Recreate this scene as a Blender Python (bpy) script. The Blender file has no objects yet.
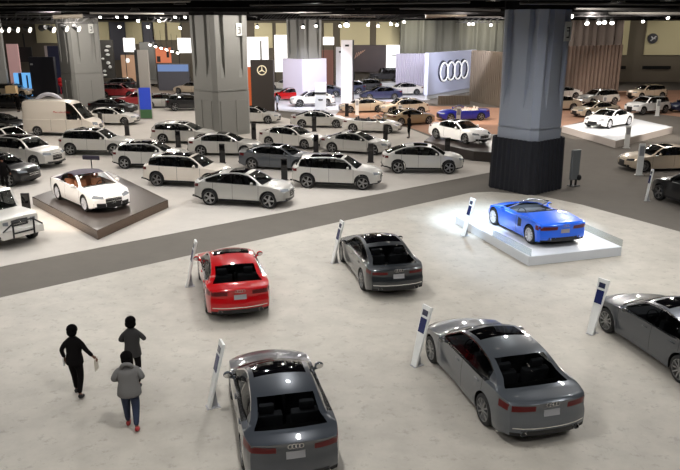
import bpy, bmesh, math, random
import numpy as np
from mathutils import Vector, Matrix
from mathutils.bvhtree import BVHTree
random.seed(7)
PI = math.pi
C = bpy.context.scene.collection
# ------------------------------------------------------------------ camera
F, H, YH = 700.0, 8.0, 26.0
TH = math.atan((235 - YH) / F)
def g(px, py, z=0.0):
    v = (py - 235) / F; u = (px - 340) / F
    t = (H - z) / (math.sin(TH) + v * math.cos(TH))
    return Vector((u * t, t * (math.cos(TH) - v * math.sin(TH)), z))
def at(px, py, D):
    v = (py - 235) / F; u = (px - 340) / F
    t = D / (math.cos(TH) - v * math.sin(TH))
    return Vector((u * t, D, H - t * (math.sin(TH) + v * math.cos(TH))))
cam = bpy.data.cameras.new('camera'); co = bpy.data.objects.new('camera', cam); C.objects.link(co)
cam.sensor_width = 36; cam.lens = 36 * F / 680; cam.clip_end = 500
co.location = (0, 0, H); co.rotation_euler = (PI / 2 - TH, 0, 0)
bpy.context.scene.camera = co
sc = bpy.context.scene
sc.view_settings.view_transform = 'Standard'; sc.view_settings.look = 'None'
sc.view_settings.gamma = 1; sc.view_settings.use_curve_mapping = False
sc.view_settings.exposure = 0.0

# ------------------------------------------------------------------ materials
def lin(c):
    return tuple(((x / 255) / 12.92 if x / 255 < .04045 else ((x / 255 + .055) / 1.055) ** 2.4) for x in c)
def mat(name, rgb, rough=.5, metal=0, coat=0, emit=None, estr=0, alpha=None, spec=None, noise=None, bump=None):
    m = bpy.data.materials.new(name); m.use_nodes = True
    nt = m.node_tree; b = nt.nodes['Principled BSDF']
    col = lin(rgb) + (1,)
    b.inputs['Base Color'].default_value = col
    b.inputs['Roughness'].default_value = rough; b.inputs['Metallic'].default_value = metal
    b.inputs['Coat Weight'].default_value = coat; b.inputs['Coat Roughness'].default_value = .04
    if spec is not None: b.inputs['Specular IOR Level'].default_value = spec
    if emit: b.inputs['Emission Color'].default_value = lin(emit) + (1,); b.inputs['Emission Strength'].default_value = estr
    if noise:
        sca, amt = noise
        tc = nt.nodes.new('ShaderNodeTexCoord'); n = nt.nodes.new('ShaderNodeTexNoise')
        n.inputs['Scale'].default_value = sca; n.inputs['Detail'].default_value = 5
        nt.links.new(tc.outputs['Object'], n.inputs['Vector'])
        mx = nt.nodes.new('ShaderNodeMix'); mx.data_type = 'RGBA'
        mx.inputs['A'].default_value = tuple(c * (1 - amt) for c in col[:3]) + (1,)
        mx.inputs['B'].default_value = tuple(min(1, c * (1 + amt)) for c in col[:3]) + (1,)
        nt.links.new(n.outputs['Fac'], mx.inputs['Factor']); nt.links.new(mx.outputs['Result'], b.inputs['Base Color'])
    return m
def glassmat(name, tint, rough=.02):
    m = bpy.data.materials.new(name); m.use_nodes = True; nt = m.node_tree
    nt.nodes.remove(nt.nodes['Principled BSDF']); out = nt.nodes['Material Output']
    tr = nt.nodes.new('ShaderNodeBsdfTransparent'); tr.inputs[0].default_value = (tint[0], tint[1], tint[2], 1)
    gl = nt.nodes.new('ShaderNodeBsdfGlossy'); gl.inputs['Roughness'].default_value = rough
    lw = nt.nodes.new('ShaderNodeLayerWeight'); lw.inputs['Blend'].default_value = .5; pw = nt.nodes.new('ShaderNodeMath'); pw.operation = 'POWER'; pw.inputs[1].default_value = 5; nt.links.new(lw.outputs['Facing'], pw.inputs[0])
    fr = nt.nodes.new('ShaderNodeMath'); fr.operation = 'MULTIPLY_ADD'; fr.inputs[1].default_value = .75; fr.inputs[2].default_value = .03; nt.links.new(pw.outputs[0], fr.inputs[0])
    mx = nt.nodes.new('ShaderNodeMixShader')
    nt.links.new(fr.outputs[0], mx.inputs[0]); nt.links.new(tr.outputs[0], mx.inputs[1]); nt.links.new(gl.outputs[0], mx.inputs[2])
    nt.links.new(mx.outputs[0], out.inputs[0]); return m
def floor_mat(name, rgb, scale=1.2, amt=.12, spots=.25, rough=.55):
    m = bpy.data.materials.new(name); m.use_nodes = True; nt = m.node_tree; b = nt.nodes['Principled BSDF']
    tc = nt.nodes.new('ShaderNodeTexCoord')
    def noise(sc_, det, w):
        n = nt.nodes.new('ShaderNodeTexNoise'); n.inputs['Scale'].default_value = sc_; n.inputs['Detail'].default_value = det
        n.inputs['Roughness'].default_value = w; nt.links.new(tc.outputs['Object'], n.inputs['Vector']); return n
    def ramp(n, a, b_, ca, cb):
        r = nt.nodes.new('ShaderNodeValToRGB'); e = r.color_ramp.elements
        e[0].position = a; e[1].position = b_; e[0].color = (ca, ca, ca, 1); e[1].color = (cb, cb, cb, 1)
        nt.links.new(n.outputs['Fac'], r.inputs['Fac']); return r
    def mult(x, y):
        mm = nt.nodes.new('ShaderNodeMix'); mm.data_type = 'RGBA'; mm.blend_type = 'MULTIPLY'; mm.inputs['Factor'].default_value = 1
        nt.links.new(x, mm.inputs['A']); nt.links.new(y, mm.inputs['B']); return mm.outputs['Result']
    base = nt.nodes.new('ShaderNodeRGB'); base.outputs[0].default_value = lin(rgb) + (1,)
    r1 = ramp(noise(scale * .35, 6, .6), .3, .7, 1 - amt, 1 + amt * .3)
    r2 = ramp(noise(scale * 3.2, 6, .75), .36, .44, 1 - spots, 1)
    r3 = ramp(noise(scale * 1.3, 7, .65), .3, .62, 1 - amt * 1.3, 1)
    x = mult(mult(mult(base.outputs[0], r1.outputs[0]), r2.outputs[0]), r3.outputs[0])
    nt.links.new(x, b.inputs['Base Color']); b.inputs['Roughness'].default_value = rough
    b.inputs['Specular IOR Level'].default_value = .35
    return m

M = {}
def paint(name, rgb, metal=.0, rough=.35, spec=.5):
    M[name] = mat('paint_' + name, rgb, rough, metal, 1.0, spec=spec); return M[name]
paint('white', (212, 208, 200)); paint('warmwhite', (222, 212, 198)); paint('silver', (176, 174, 168), .35)
paint('lightsilver', (196, 193, 186), .2); paint('grey', (118, 118, 118), .5); paint('darkgrey', (40, 43, 46), .3, .3, .3)
paint('charcoal', (62, 66, 72), .4, .3, .3); paint('slate', (80, 84, 89), .3, .3, .3); paint('black', (14, 14, 16)); paint('red', (168, 0, 8), .0, .3, .2); paint('darkred', (140, 20, 26))
paint('blue', (0, 98, 234), .1, .3, .3); paint('navy', (20, 30, 140), .2); paint('beige', (196, 180, 158), .3); paint('bronze', (150, 130, 100), .4)
paint('showwhite', (245, 243, 240)); paint('indigo', (30, 36, 66))
M['glass'] = glassmat('dark_glass', (.30, .31, .31)); M['clearglass'] = glassmat('clear_glass', (.75, .78, .78))
M['blackglass'] = mat('black_glass', (6, 6, 8), .05, spec=.8)
M['plastic'] = mat('black_plastic', (18, 18, 18), .6); M['under'] = mat('underbody_black', (8, 8, 8), .9)
M['tyre'] = mat('tyre_rubber', (20, 20, 20), .75); M['rim'] = mat('rim_alloy', (150, 150, 150), .3, .8)
M['rimlight'] = mat('rim_light', (225, 225, 230), .3, .3); M['rimdark'] = mat('rim_dark', (70, 70, 72), .35, .7)
M['chrome'] = mat('chrome', (215, 215, 215), .15, 1); M['gap'] = mat('panel_gap', (10, 10, 10), .9)
M['tail'] = mat('taillight_red', (84, 2, 6), .35, spec=.3); M['trimsoft'] = mat('trim_soft', (120, 120, 120), .4, .8); M['head'] = mat('headlight_lens', (150, 155, 160), .1, .3, 1)
M['headdark'] = mat('headlight_dark', (60, 62, 66), .1, .3, 1)
M['plate'] = mat('plate', (150, 150, 152), .5); M['grille'] = mat('grille', (12, 12, 13), .4)
M['lining'] = mat('interior_raised_grey', (84, 84, 88), .8); M['tan'] = mat('interior_tan', (146, 92, 62), .6); M['cream'] = mat('interior_cream', (220, 210, 200), .6)  # lining: cabin grey raised to stand in for light through the glass
M['softtop'] = mat('soft_top_fabric', (52, 46, 60), .85)

# ------------------------------------------------------------------ mesh helpers
def link(name, bm, mats, parent=None, smooth=None):
    me = bpy.data.meshes.new(name); bm.normal_update(); bm.to_mesh(me); bm.free()
    for m_ in (mats if isinstance(mats, (list, tuple)) else [mats]): me.materials.append(m_)
    if smooth is not None:
        for p in me.polygons: p.use_smooth = True
        me.set_sharp_from_angle(angle=math.radians(smooth))
    o = bpy.data.objects.new(name, me); C.objects.link(o)
    if parent: o.parent = parent
    return o
def tag(o, label=None, cat=None, group=None, kind=None):
    if label: o['label'] = label
    if cat: o['category'] = cat
    if group: o['group'] = group
    if kind: o['kind'] = kind
    return o
def empty(name, loc=(0, 0, 0), rz=0):
    o = bpy.data.objects.new(name, None); C.objects.link(o); o.location = loc; o.rotation_euler = (0, 0, rz); o.empty_display_size = .2
    return o
def box(bm, x0, x1, y0, y1, z0, z1, mi=0, M4=None):
    vs = [bm.verts.new((x, y, z)) for x in (x0, x1) for y in (y0, y1) for z in (z0, z1)]
    if M4 is not None:
        for v in vs: v.co = M4 @ v.co
    fs = [(0, 1, 3, 2), (4, 6, 7, 5), (0, 4, 5, 1), (2, 3, 7, 6), (0, 2, 6, 4), (1, 5, 7, 3)]
    for f in fs:
        fa = bm.faces.new([vs[i] for i in f]); fa.material_index = mi
    return vs
def bevel(bm, w, seg=2):
    bmesh.ops.bevel(bm, geom=bm.edges[:], offset=w, segments=seg, affect='EDGES', profile=.6)
def tube(bm, p, q, r, n=8, r2=None, mi=0):
    p = Vector(p); q = Vector(q); d = (q - p).normalized(); r2 = r if r2 is None else r2
    a = d.orthogonal().normalized(); b = d.cross(a)
    A = [bm.verts.new(p + r * (a * math.cos(2 * PI * i / n) + b * math.sin(2 * PI * i / n))) for i in range(n)]
    B = [bm.verts.new(q + r2 * (a * math.cos(2 * PI * i / n) + b * math.sin(2 * PI * i / n))) for i in range(n)]
    for i in range(n):
        f = bm.faces.new((A[i], A[(i + 1) % n], B[(i + 1) % n], B[i])); f.material_index = mi
    bm.faces.new(A[::-1]).material_index = mi; bm.faces.new(B).material_index = mi
def lathe(bm, prof, n=24, axis='y', mi=0, closed=True):
    rings = []
    for (r, a) in prof:
        ring = []
        for i in range(n):
            c, s = math.cos(2 * PI * i / n) * r, math.sin(2 * PI * i / n) * r
            ring.append(bm.verts.new((c, a, s) if axis == 'y' else (c, s, a)))
        rings.append(ring)
    for k in range(len(rings) - 1):
        for i in range(n):
            f = bm.faces.new((rings[k][i], rings[k][(i + 1) % n], rings[k + 1][(i + 1) % n], rings[k + 1][i])); f.material_index = mi
    return rings
def ellipsoid(bm, c, rx, ry, rz, u=14, v=10, mi=0, rot=None):
    r = bmesh.ops.create_uvsphere(bm, u_segments=u, v_segments=v, radius=1)
    mt = Matrix.Translation(c) @ (rot if rot else Matrix.Identity(4)) @ Matrix.Diagonal((rx, ry, rz, 1))
    bmesh.ops.transform(bm, matrix=mt, verts=r['verts'])
    for vv in r['verts']:
        for f in vv.link_faces: f.material_index = mi
def torus(bm, c, R, r, n=24, m=8, normal='x', mi=0):
    V = []
    for i in range(n):
        a = 2 * PI * i / n; ring = []
        for j in range(m):
            b = 2 * PI * j / m; rr = R + r * math.cos(b)
            p = (r * math.sin(b), rr * math.cos(a), rr * math.sin(a)) if normal == 'x' else (rr * math.cos(a), r * math.sin(b), rr * math.sin(a))
            ring.append(bm.verts.new(Vector(c) + Vector(p)))
        V.append(ring)
    for i in range(n):
        for j in range(m):
            f = bm.faces.new((V[i][j], V[(i + 1) % n][j], V[(i + 1) % n][(j + 1) % m], V[i][(j + 1) % m])); f.material_index = mi
def prism(bm, pts, z0, z1, mi=0):
    A = [bm.verts.new((p[0], p[1], z0)) for p in pts]; B = [bm.verts.new((p[0], p[1], z1)) for p in pts]; n = len(pts)
    for i in range(n):
        bm.faces.new((A[i], A[(i + 1) % n], B[(i + 1) % n], B[i])).material_index = mi
    bm.faces.new(A[::-1]).material_index = mi; bm.faces.new(B).material_index = mi
def copy_tree(o, parent=None):
    c = o.copy(); C.objects.link(c)
    if parent: c.parent = parent
    for ch in [x for x in o.children]: copy_tree(ch, c)
    return c
def pchip(pts):
    pts = sorted(pts); xs = np.array([p[0] for p in pts], float); ys = np.array([p[1] for p in pts], float)
    h = np.diff(xs); d = np.diff(ys) / h; m = np.zeros(len(xs)); m[0] = d[0]; m[-1] = d[-1]
    for i in range(1, len(xs) - 1):
        if d[i - 1] * d[i] > 0:
            w1 = 2 * h[i] + h[i - 1]; w2 = h[i] + 2 * h[i - 1]; m[i] = (w1 + w2) / (w1 / d[i - 1] + w2 / d[i])
    def f(x):
        if x <= xs[0]: return float(ys[0])
        if x >= xs[-1]: return float(ys[-1])
        i = int(np.searchsorted(xs, x) - 1); t = (x - xs[i]) / h[i]
        return float((2 * t**3 - 3 * t**2 + 1) * ys[i] + (t**3 - 2 * t**2 + t) * h[i] * m[i] + (-2 * t**3 + 3 * t**2) * ys[i + 1] + (t**3 - t**2) * h[i] * m[i + 1])
    return f
def sm(a, b, x):
    t = max(0, min(1, (x - a) / (b - a))); return t * t * (3 - 2 * t)

# ------------------------------------------------------------------ cars
def make_wheel(r, w, spokes, rimkey='rim', nlug=True):
    bm = bmesh.new()
    prof = [(r * .70, -w * .36), (r * .72, -w * .5), (r * .88, -w * .52), (r * .97, -w * .42), (r, -w * .2), (r, w * .2), (r * .97, w * .42), (r * .88, w * .52), (r * .72, w * .5), (r * .70, w * .36)]
    lathe(bm, prof, 28)
    tyre = link('wheel', bm, M['tyre'], smooth=50)
    bm = bmesh.new()
    R = r * .735
    lathe(bm, [(R, -w * .46), (R * 1.0, -w * .50), (R * .93, -w * .50), (R * .91, -w * .3), (R * .90, w * .3)], 28)
    rr = lathe(bm, [(R * .9, w * .05), (R * .02, w * .05)], 20, mi=1)
    lathe(bm, [(.001, -w * .50), (R * .14, -w * .50), (R * .2, -w * .44), (R * .2, -w * .1)], 14)
    for s in range(spokes):
        a = 2 * PI * s / spokes
        rot = Matrix.Rotation(a, 4, 'Y')
        hw = .55 * PI * R / spokes * .52
        for (xa, xb, wa, wb_) in ((R * .12, R * .93, hw * .6, hw * .85),):
            pts = [(xa, -w * .48, -wa), (xb, -w * .49, -wb_), (xb, -w * .49, wb_), (xa, -w * .48, wa), (xa, -w * .3, -wa), (xb, -w * .34, -wb_), (xb, -w * .34, wb_), (xa, -w * .3, wa)]
            V = [bm.verts.new(rot @ Vector(p)) for p in pts]
            for f in ((0, 1, 2, 3), (7, 6, 5, 4), (0, 4, 5, 1), (3, 2, 6, 7), (1, 5, 6, 2), (0, 3, 7, 4)): bm.faces.new([V[i] for i in f])
    rim = link('rim', bm, [M[rimkey], M['under']], tyre, smooth=40)
    return tyre

def section_maker(S):
    """returns station list and function(u) -> half ring of points"""
    xf = S['wb'] / 2 + S['fo']; xr_ = -S['wb'] / 2 - S['ro']
    zt = pchip(S['zt']); zb = pchip(S['belt']); W = S['W'] / 2
    wp = pchip([(xr_, W * S.get('tailw', .88)), (xr_ + .12, W * (S.get('tailw', .88) + .05)), (xr_ + .5, W * .985), (-S['wb'] / 2, W), (0, W * .985), (S['wb'] / 2, W), (xf - .5, W * .975), (xf - .12, W * .9), (xf, W * .84)])
    sill = S.get('sill', .2); rw = S['rw']; R = rw + S.get('archgap', .05)
    sidez = pchip([(.12, .93), (.22, .965), (.4, .995), (.62, 1.0), (.8, .985), (1.0, .965), (1.3, .95), (2.5, .94)]) if not S.get('boxy') else pchip([(.1, .95), (.3, 1.0), (1.3, 1.0), (2.5, .99)])
    tumble = S.get('tumble', .46)
    def zlow(u):
        base = sill + .0
        e = .0
        if u > xf - .35: base = sill + .06 * sm(xf - .35, xf, u)
        if u < xr_ + .5: base = sill + .10 * sm(xr_ + .5, xr_, u)
        for xa in (S['wb'] / 2, -S['wb'] / 2):
            d = abs(u - xa)
            if d <= R + 1e-6: base = max(base, rw + math.sqrt(max(0, R * R - d * d)))
        return base
    fk = S.get('fk', .30); rk = S.get('rk', .24)
    ffp = pchip(S.get('ffp', [(.1, -.03), (.3, .0), (.5, .01), (.65, 0), (.8, -.06), (1.2, -.12)]))
    rfp = pchip(S.get('rfp', [(.1, .08), (.25, .02), (.45, -.0), (.62, .0), (.72, .045), (.9, .04), (1.05, .0), (1.7, .03)]))
    bowf = pchip([(xr_, -.0), (S['xd'] - .2, -.02), (S['xd'], -S.get('bow', .14)), (S['xr'], -S.get('bow', .14) * .7), (S['xr'] + .4, 0), (S['xh'] - .3, .02), (S['xh'], .10), (S['xc'], .17), (S['xc'] + .4, .08), (xf, 0)])
    def deform(u, y, z):
        x = u
        ef = sm(xf - .75, xf, u); er = sm(xr_ + .7, xr_, u)
        x += ef * (-fk * (min(1, abs(y) / W)) ** 2.6 + ffp(z))
        x += er * (rk * (min(1, abs(y) / W)) ** 2.8 + rfp(z))
        return x
    def ring(u):
        zlo = zlow(u); w = wp(u); b = zb(u); top = zt(u)
        crown = S.get('crown', .06); b = min(b, top - crown - .012)
        ze = top - crown
        pts = []
        NS = 9
        zs = [zlo + (b - zlo) * t for t in (0, .12, .25, .4, .55, .7, .82, .92, 1.0)]
        for z in zs: pts.append((w * sidez(z), z))
        yb = w * sidez(b); hgt = ze - b
        sh = min(1, hgt / .12)
        yg = yb - .012 - S.get('inset', .05) * sh - S.get('rinset', .06) * sh * sm(S['xr'] + .5, S['xd'], u); zg = b + .012 + .012 * (sh - 1) * .6; zg = min(zg, b + hgt * .5)
        pts.append((yg, zg))                                    # 9 glass bottom
        yr = yg - max(0, ze - zg) * tumble - .03 * (1 - sh)
        fr = min(.035, hgt * .18)
        ztp = ze - fr; ytp = yg + (yr - yg) * ((ztp - zg) / max(1e-5, ze - zg))
        for t in (1 / 3, 2 / 3, 1.0):
            bul = .012 * math.sin(PI * t) * sh
            pts.append((yg + (ytp - yg) * t + bul, zg + (ztp - zg) * t))   # 10,11,12(glass top)
        pts.append((yr, ze))                                    # 13 rail
        band = S.get('band', .095) + .04 * sm(S['xr'] + .3, S['xd'], u) * (0 if S.get('boxy') else 1)
        yw = yr - band
        f = lambda y: ze + (top - ze) * (1 - (y / yr) ** 2)
        pts.append((yw, f(yw)))                                 # 14 screen edge
        for t in (.75, .5, .25, 0): pts.append((yw * t, f(yw * t)))   # ..18 centre
        out = []
        bw = bowf(u)
        for j, (y, z) in enumerate(pts):
            x = u
            if j >= 10:
                q = 1 - (y / pts[13][0]) ** 2 if j >= 13 else 0
                x = u + bw * q
            out.append(Vector((deform(u, y, z) - u + x, y, z)))
        return out
    # stations
    st = set()
    for x in np.linspace(xr_, xf, 46): st.add(round(float(x), 4))
    for e in (.02, .05, .09, .14): st.add(xr_ + e); st.add(xf - e)
    req = []
    for xa in (S['wb'] / 2, -S['wb'] / 2):
        for k in range(-6, 7):
            req.append(xa + R * math.sin(k * PI / 12.0))
        req += [xa - R - .004, xa + R + .004]
    req += [S['xc'], S['xh'], S['xr'], S['xd'], xf, xr_]
    for k in ('wq', 'sun0', 'sun1', 'sun2', 'sun3'):
        if k in S: req.append(S[k])
    for x in S.get('pil', []): req += [x - .03, x + .03]
    for x in S.get('gaps', []): req += [x - .007, x + .007]
    req = sorted(set(round(x, 4) for x in req if xr_ <= x <= xf))
    st = sorted(set(req) | set(x for x in st if all(abs(x - r) > .022 for r in req)))
    return st, ring, deform, xf, xr_, W, zlow

def patch(name, bvh, cx, phis, zlo, zhi, m, parent, nz=5, off=.006, src=4.0):
    """patch hugging the body: ray directions phi (deg) about (cx,0), z between zlo(t) and zhi(t)"""
    n = len(phis); bm = bmesh.new(); G = []
    for i, ph in enumerate(phis):
        t = i / (n - 1); a = math.radians(ph); d = Vector((math.cos(a), math.sin(a), 0)); col = []
        for k in range(nz):
            z = zlo(t) + (zhi(t) - zlo(t)) * k / (nz - 1)
            hit = bvh.ray_cast(Vector((cx, 0, z)) + d * src, -d, src)
            p = hit[0] if hit[0] is not None else Vector((cx, 0, z)) + d * 1.0
            nn = hit[1] if hit[0] is not None else d
            if nn.dot(d) < 0: nn = -nn
            col.append(p + nn * off)
        G.append((col, d))
    V = [[bm.verts.new(p) for p in col] for col, d in G]
    for i in range(n - 1):
        for k in range(nz - 1): bm.faces.new((V[i][k], V[i + 1][k], V[i + 1][k + 1], V[i][k + 1]))
    # rim turned inwards, so the lens has thickness
    loop = [(i, 0) for i in range(n)] + [(n - 1, k) for k in range(1, nz)] + [(i, nz - 1) for i in range(n - 2, -1, -1)] + [(0, k) for k in range(nz - 2, 0, -1)]
    inner = [bm.verts.new(V[i][k].co - G[i][1] * .03) for i, k in loop]
    for a in range(len(loop)):
        b = (a + 1) % len(loop)
        bm.faces.new((V[loop[a][0]][loop[a][1]], inner[a], inner[b], V[loop[b][0]][loop[b][1]]))
    bmesh.ops.recalc_face_normals(bm, faces=bm.faces[:])
    return link(name, bm, m, parent, smooth=50)

def seat(parent, x, y, z, colour, w=.5, recl=.22, h=.62):
    bm = bmesh.new()
    box(bm, x - .25, x + .27, y - w / 2, y + w / 2, z, z + .2)
    m4 = Matrix.Translation((x - .25, y, z + .1)) @ Matrix.Rotation(-recl, 4, 'Y')
    box(bm, -.09, .07, -w / 2, w / 2, 0, h, M4=m4)
    bevel(bm, .035, 2)
    bm2 = bmesh.new()
    box(bm2, -.05, .05, -.14, .14, h + .03, h + .22, M4=m4); bevel(bm2, .03, 2)
    tube(bm2, m4 @ Vector((0, -.06, h - .02)), m4 @ Vector((0, -.06, h + .06)), .01, 6); tube(bm2, m4 @ Vector((0, .06, h - .02)), m4 @ Vector((0, .06, h + .06)), .01, 6)
    s = link('seat', bm, M[colour], parent, smooth=40)
    link('headrest', bm2, M[colour], s, smooth=40)

def make_car(S):
    name = S.get('name', 'car')
    root = empty(name)
    st, ring, deform, xf, xr_, W, zlow = section_maker(S)
    rings = [ring(u) for u in st]; nR = len(rings[0])
    open_top = S.get('open')
    bms = {}
    vm = {}
    def BM(k):
        if k not in bms: bms[k] = bmesh.new(); vm[k] = {}
        return bms[k]
    def V(k, key, co):
        BM(k)
        if key not in vm[k]: vm[k][key] = bms[k].verts.new(co)
        return vm[k][key]
    def P(i, j, s):
        p = rings[i][j]; return Vector((p.x, p.y * s, p.z))
    gaps = S.get('gaps', []); pil = S.get('pil', []); wq = S.get('wq', S['xr'])
    sunr = []
    if 'sun0' in S: sunr.append((S['sun1'], S['sun0']))
    if 'sun2' in S: sunr.append((S['sun3'], S['sun2']))
    top = S.get('roofkey', 'body')
    for i in range(len(st) - 1):
        um = (st[i] + st[i + 1]) / 2
        for j in range(nR - 1):
            key = 'body'; mi = 0
            if j < 8:
                if any(abs(um - x) < .007 for x in gaps) and j >= 1: mi = 1
                if j < 1 and S.get('cladding'): mi = 1
                if j < 1 and not S.get('cladding'): mi = 0
            inwin = wq < um < S['xc'] - .22
            if j == 8 and inwin and S.get('trim') and not open_top: key = 'window_trim'
            if 9 <= j < 12 and inwin and not open_top:
                key = 'side_window_rear' if um < (pil[0] if pil else -9) else 'side_window_front'
                if len(pil) > 1 and um < pil[1]: key = 'quarter_window'
                if any(abs(um - x) < .03 for x in pil): key = 'pillar_trim'
                if S.get('opensides') : continue
                if S.get('frontwinonly') and um < S['frontwinonly']: key = 'body'
            if j == 12 and inwin and S.get('trim') and not open_top: key = 'window_trim'
            if j >= 14:
                if S['xh'] < um < S['xc']: key = 'windshield'
                elif S['xd'] < um < S['xr']: key = 'rear_window' if not S.get('norear') else 'body'
                elif S['xr'] <= um <= S['xh']:
                    if any(a < um < b for a, b in sunr): key = 'sunroof'
                    elif S.get('blackroof'): key = 'roof_panel'
            if S.get('softtop') and (S['xd'] - .05 < um < S['xh']) and (j >= 12 or (j >= 9 and um <= wq)) and key in ('body', 'window_trim', 'rear_window'):
                key = 'soft_top' if key != 'rear_window' else key
                if key == 'rear_window' and (j < 15): key = 'soft_top'
            if open_top and j >= 14 and S['cab1'] < um < S['cab0']: continue
            for s in (1, -1):
                kk = key
                if key == 'window_trim': kk = 'window_trim%d%s' % (j, 'L' if s > 0 else 'R')
                if key == 'pillar_trim': kk = 'pillar_trim%d' % [abs(um - x) < .03 for x in pil].index(True)
                if key in ('side_window_rear', 'side_window_front', 'quarter_window', 'pillar_trim') : kk = kk + ('L' if s > 0 else 'R')
                q = [V(kk, (i, j, s if j < nR - 1 else 0), P(i, j, s)), V(kk, (i + 1, j, s if j < nR - 1 else 0), P(i + 1, j, s)),
                     V(kk, (i + 1, j + 1, s if j + 1 < nR - 1 else 0), P(i + 1, j + 1, s)), V(kk, (i, j + 1, s if j + 1 < nR - 1 else 0), P(i, j + 1, s))]
                if s > 0: q = q[::-1]
                try: f = bms[kk].faces.new(q); f.material_index = mi
                except ValueError: pass
            # symmetric
        # underbody
        for s in (1, -1):
            def U(ii, k):
                p = P(ii, 0, s)
                if k == 0: return p
                if k == 1: return Vector((p.x, p.y - s * .04, p.z + .01))
                if k == 2: return Vector((p.x, p.y - s * .05, p.z + .06))
                return Vector((p.x, 0, p.z + .06))
            for k in range(3):
                q = [V('underbody', ('u', i, k, s if k < 3 else 0), U(i, k)), V('underbody', ('u', i + 1, k, s if k < 3 else 0), U(i + 1, k)),
                     V('underbody', ('u', i + 1, k + 1, s if k + 1 < 3 else 0), U(i + 1, k + 1)), V('underbody', ('u', i, k + 1, s if k + 1 < 3 else 0), U(i, k + 1))]
                if s < 0: q = q[::-1]
                bms['underbody'].faces.new(q)
    # end caps
    Jr = 13
    for (i, u, sg) in ((0, st[0], -1), (len(st) - 1, st[-1], 1)):
        rg = rings[i]
        for s in (1, -1):
            G = []
            for j in range(Jr + 1):
                row = []
                for m_ in range(Jr, nR):
                    fr_ = rg[m_].y / rg[Jr].y
                    y = rg[j].y * fr_; z = rg[j].z + (rg[m_].z - rg[Jr].z) * (j / Jr) ** 2
                    x = deform(u, y, z)
                    if m_ == Jr: p = P(i, j, s)
                    elif j == Jr: p = P(i, m_, s)
                    else: p = Vector((x, y * s, z))
                    if m_ == Jr: key = (i, j, s)
                    elif j == Jr: key = (i, m_, s if m_ < nR - 1 else 0)
                    else: key = ('c', i, j, m_, s if m_ < nR - 1 else 0)
                    row.append(V('body', key, p))
                G.append(row)
            for j in range(Jr):
                for m_ in range(nR - 1 - Jr):
                    q = [G[j][m_], G[j][m_ + 1], G[j + 1][m_ + 1], G[j + 1][m_]]
                    if s * sg < 0: q = q[::-1]
                    f = bms['body'].faces.new(q)
                    if j < 1 : f.material_index = 1
    # bvh of everything solid
    vv = []; ff = []
    for k in ('body',):
        off = len(vv); idx = {}
        for n_, v in enumerate(bms[k].verts): idx[v] = off + n_; vv.append(v.co.copy())
        for f in bms[k].faces: ff.append([idx[v] for v in f.verts])
    bvh = BVHTree.FromPolygons(vv, ff)
    matmap = {'body': [M['white'], M['gap']], 'windshield': M[S.get('wsglass', 'glass')], 'rear_window': M['glass'], 'sunroof': M['blackglass'], 'roof_panel': M['blackglass'],
              'window_trim': M[S.get('trim') or 'chrome'], 'underbody': M['under'], 'soft_top': M['softtop']}
    for k in list(bms):
        nm = k
        m_ = matmap.get(k)
        if k.startswith('window_trim'): nm = 'window_trim'; m_ = M[S.get('trim') or 'chrome']
        if k[:-1] in ('side_window_rear', 'side_window_front', 'quarter_window'): nm = 'side_window' if 'side' in k else 'quarter_window'; m_ = M['glass']
        if k.startswith('pillar_trim'): nm = 'door_pillar'; m_ = M['blackglass']
        bmesh.ops.remove_doubles(bms[k], verts=bms[k].verts[:], dist=.0008)
        o = link(nm, bms[k], m_, root, smooth=38)
        if nm == 'body': o.material_slots[0].link = 'OBJECT'; body = o
    # wheels
    wproto = make_wheel(S['rw'], S.get('ww', .235), S.get('spokes', 10), S.get('rimkey', 'rim'))
    first = True
    for xa in (S['wb'] / 2, -S['wb'] / 2):
        for s in (-1, 1):
            w_ = wproto if first else copy_tree(wproto)
            first = False
            w_.parent = root; w_.location = (xa, s * (W - .125 - S.get('wheelin', 0)), S['rw']); w_.rotation_euler = (0, 0, 0 if s < 0 else PI)
    # lights
    hz0, hz1 = S['head']; fs = 1 if xf > 0 else -1
    cxf = xf - 1.0; cxr = xr_ + 1.0
    p0, p1 = S.get('headphi', (24, 50))
    for s in (1, -1):
        patch('headlight', bvh, cxf, [s * (p0 + (p1 - p0) * t / 7) for t in range(8)], lambda t: hz0 + .02 + (hz1 - hz0) * .25 * t, lambda t: hz1 - .02 + S.get('headrise', .05) * t, M[S.get('headkey', 'headdark')], root)
        tz0, tz1 = S['tail']; q0, q1 = S.get('tailphi', (22, 55))
        tb, tc_ = S.get('tailtaper', (.25, 0))
        patch('taillight', bvh, cxr, [180 - s * (q0 + (q1 - q0) * t / 7) for t in range(8)], lambda t: tz0 + (tz1 - tz0) * tb * (1 - t), lambda t: tz1, M['tail'], root)
    gz0, gz1, gw = S['grille']
    patch('grille', bvh, cxf, [gw * (-1 + 2 * t / 8) for t in range(9)], lambda t: gz0, lambda t: gz1 - .02 * abs(2 * t - 1), M['grille'], root)
    if S.get('intake', True):
        patch('air_intake', bvh, cxf, [S.get('inw', 38) * (-1 + 2 * t / 12) for t in range(13)], lambda t: S.get('in0', .25), lambda t: S.get('in1', .36) + .05 * abs(2 * t - 1), M['grille'], root, off=.004)
    pz = S.get('platez', .74)
    lp = patch('license_plate', bvh, xr_ + 3.0, [180 - 3.3 * (-1 + 2 * t / 3) * 1.0 for t in range(4)], lambda t: pz - .07, lambda t: pz + .07, M['plate'], root, nz=3, off=.012)
    patch('rear_diffuser', bvh, cxr, [180 - 34 * (-1 + 2 * t / 8) for t in range(9)], lambda t: S.get('dif', (.31, .42))[0], lambda t: S.get('dif', (.31, .42))[1], M['plastic'], root, off=.004)
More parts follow.
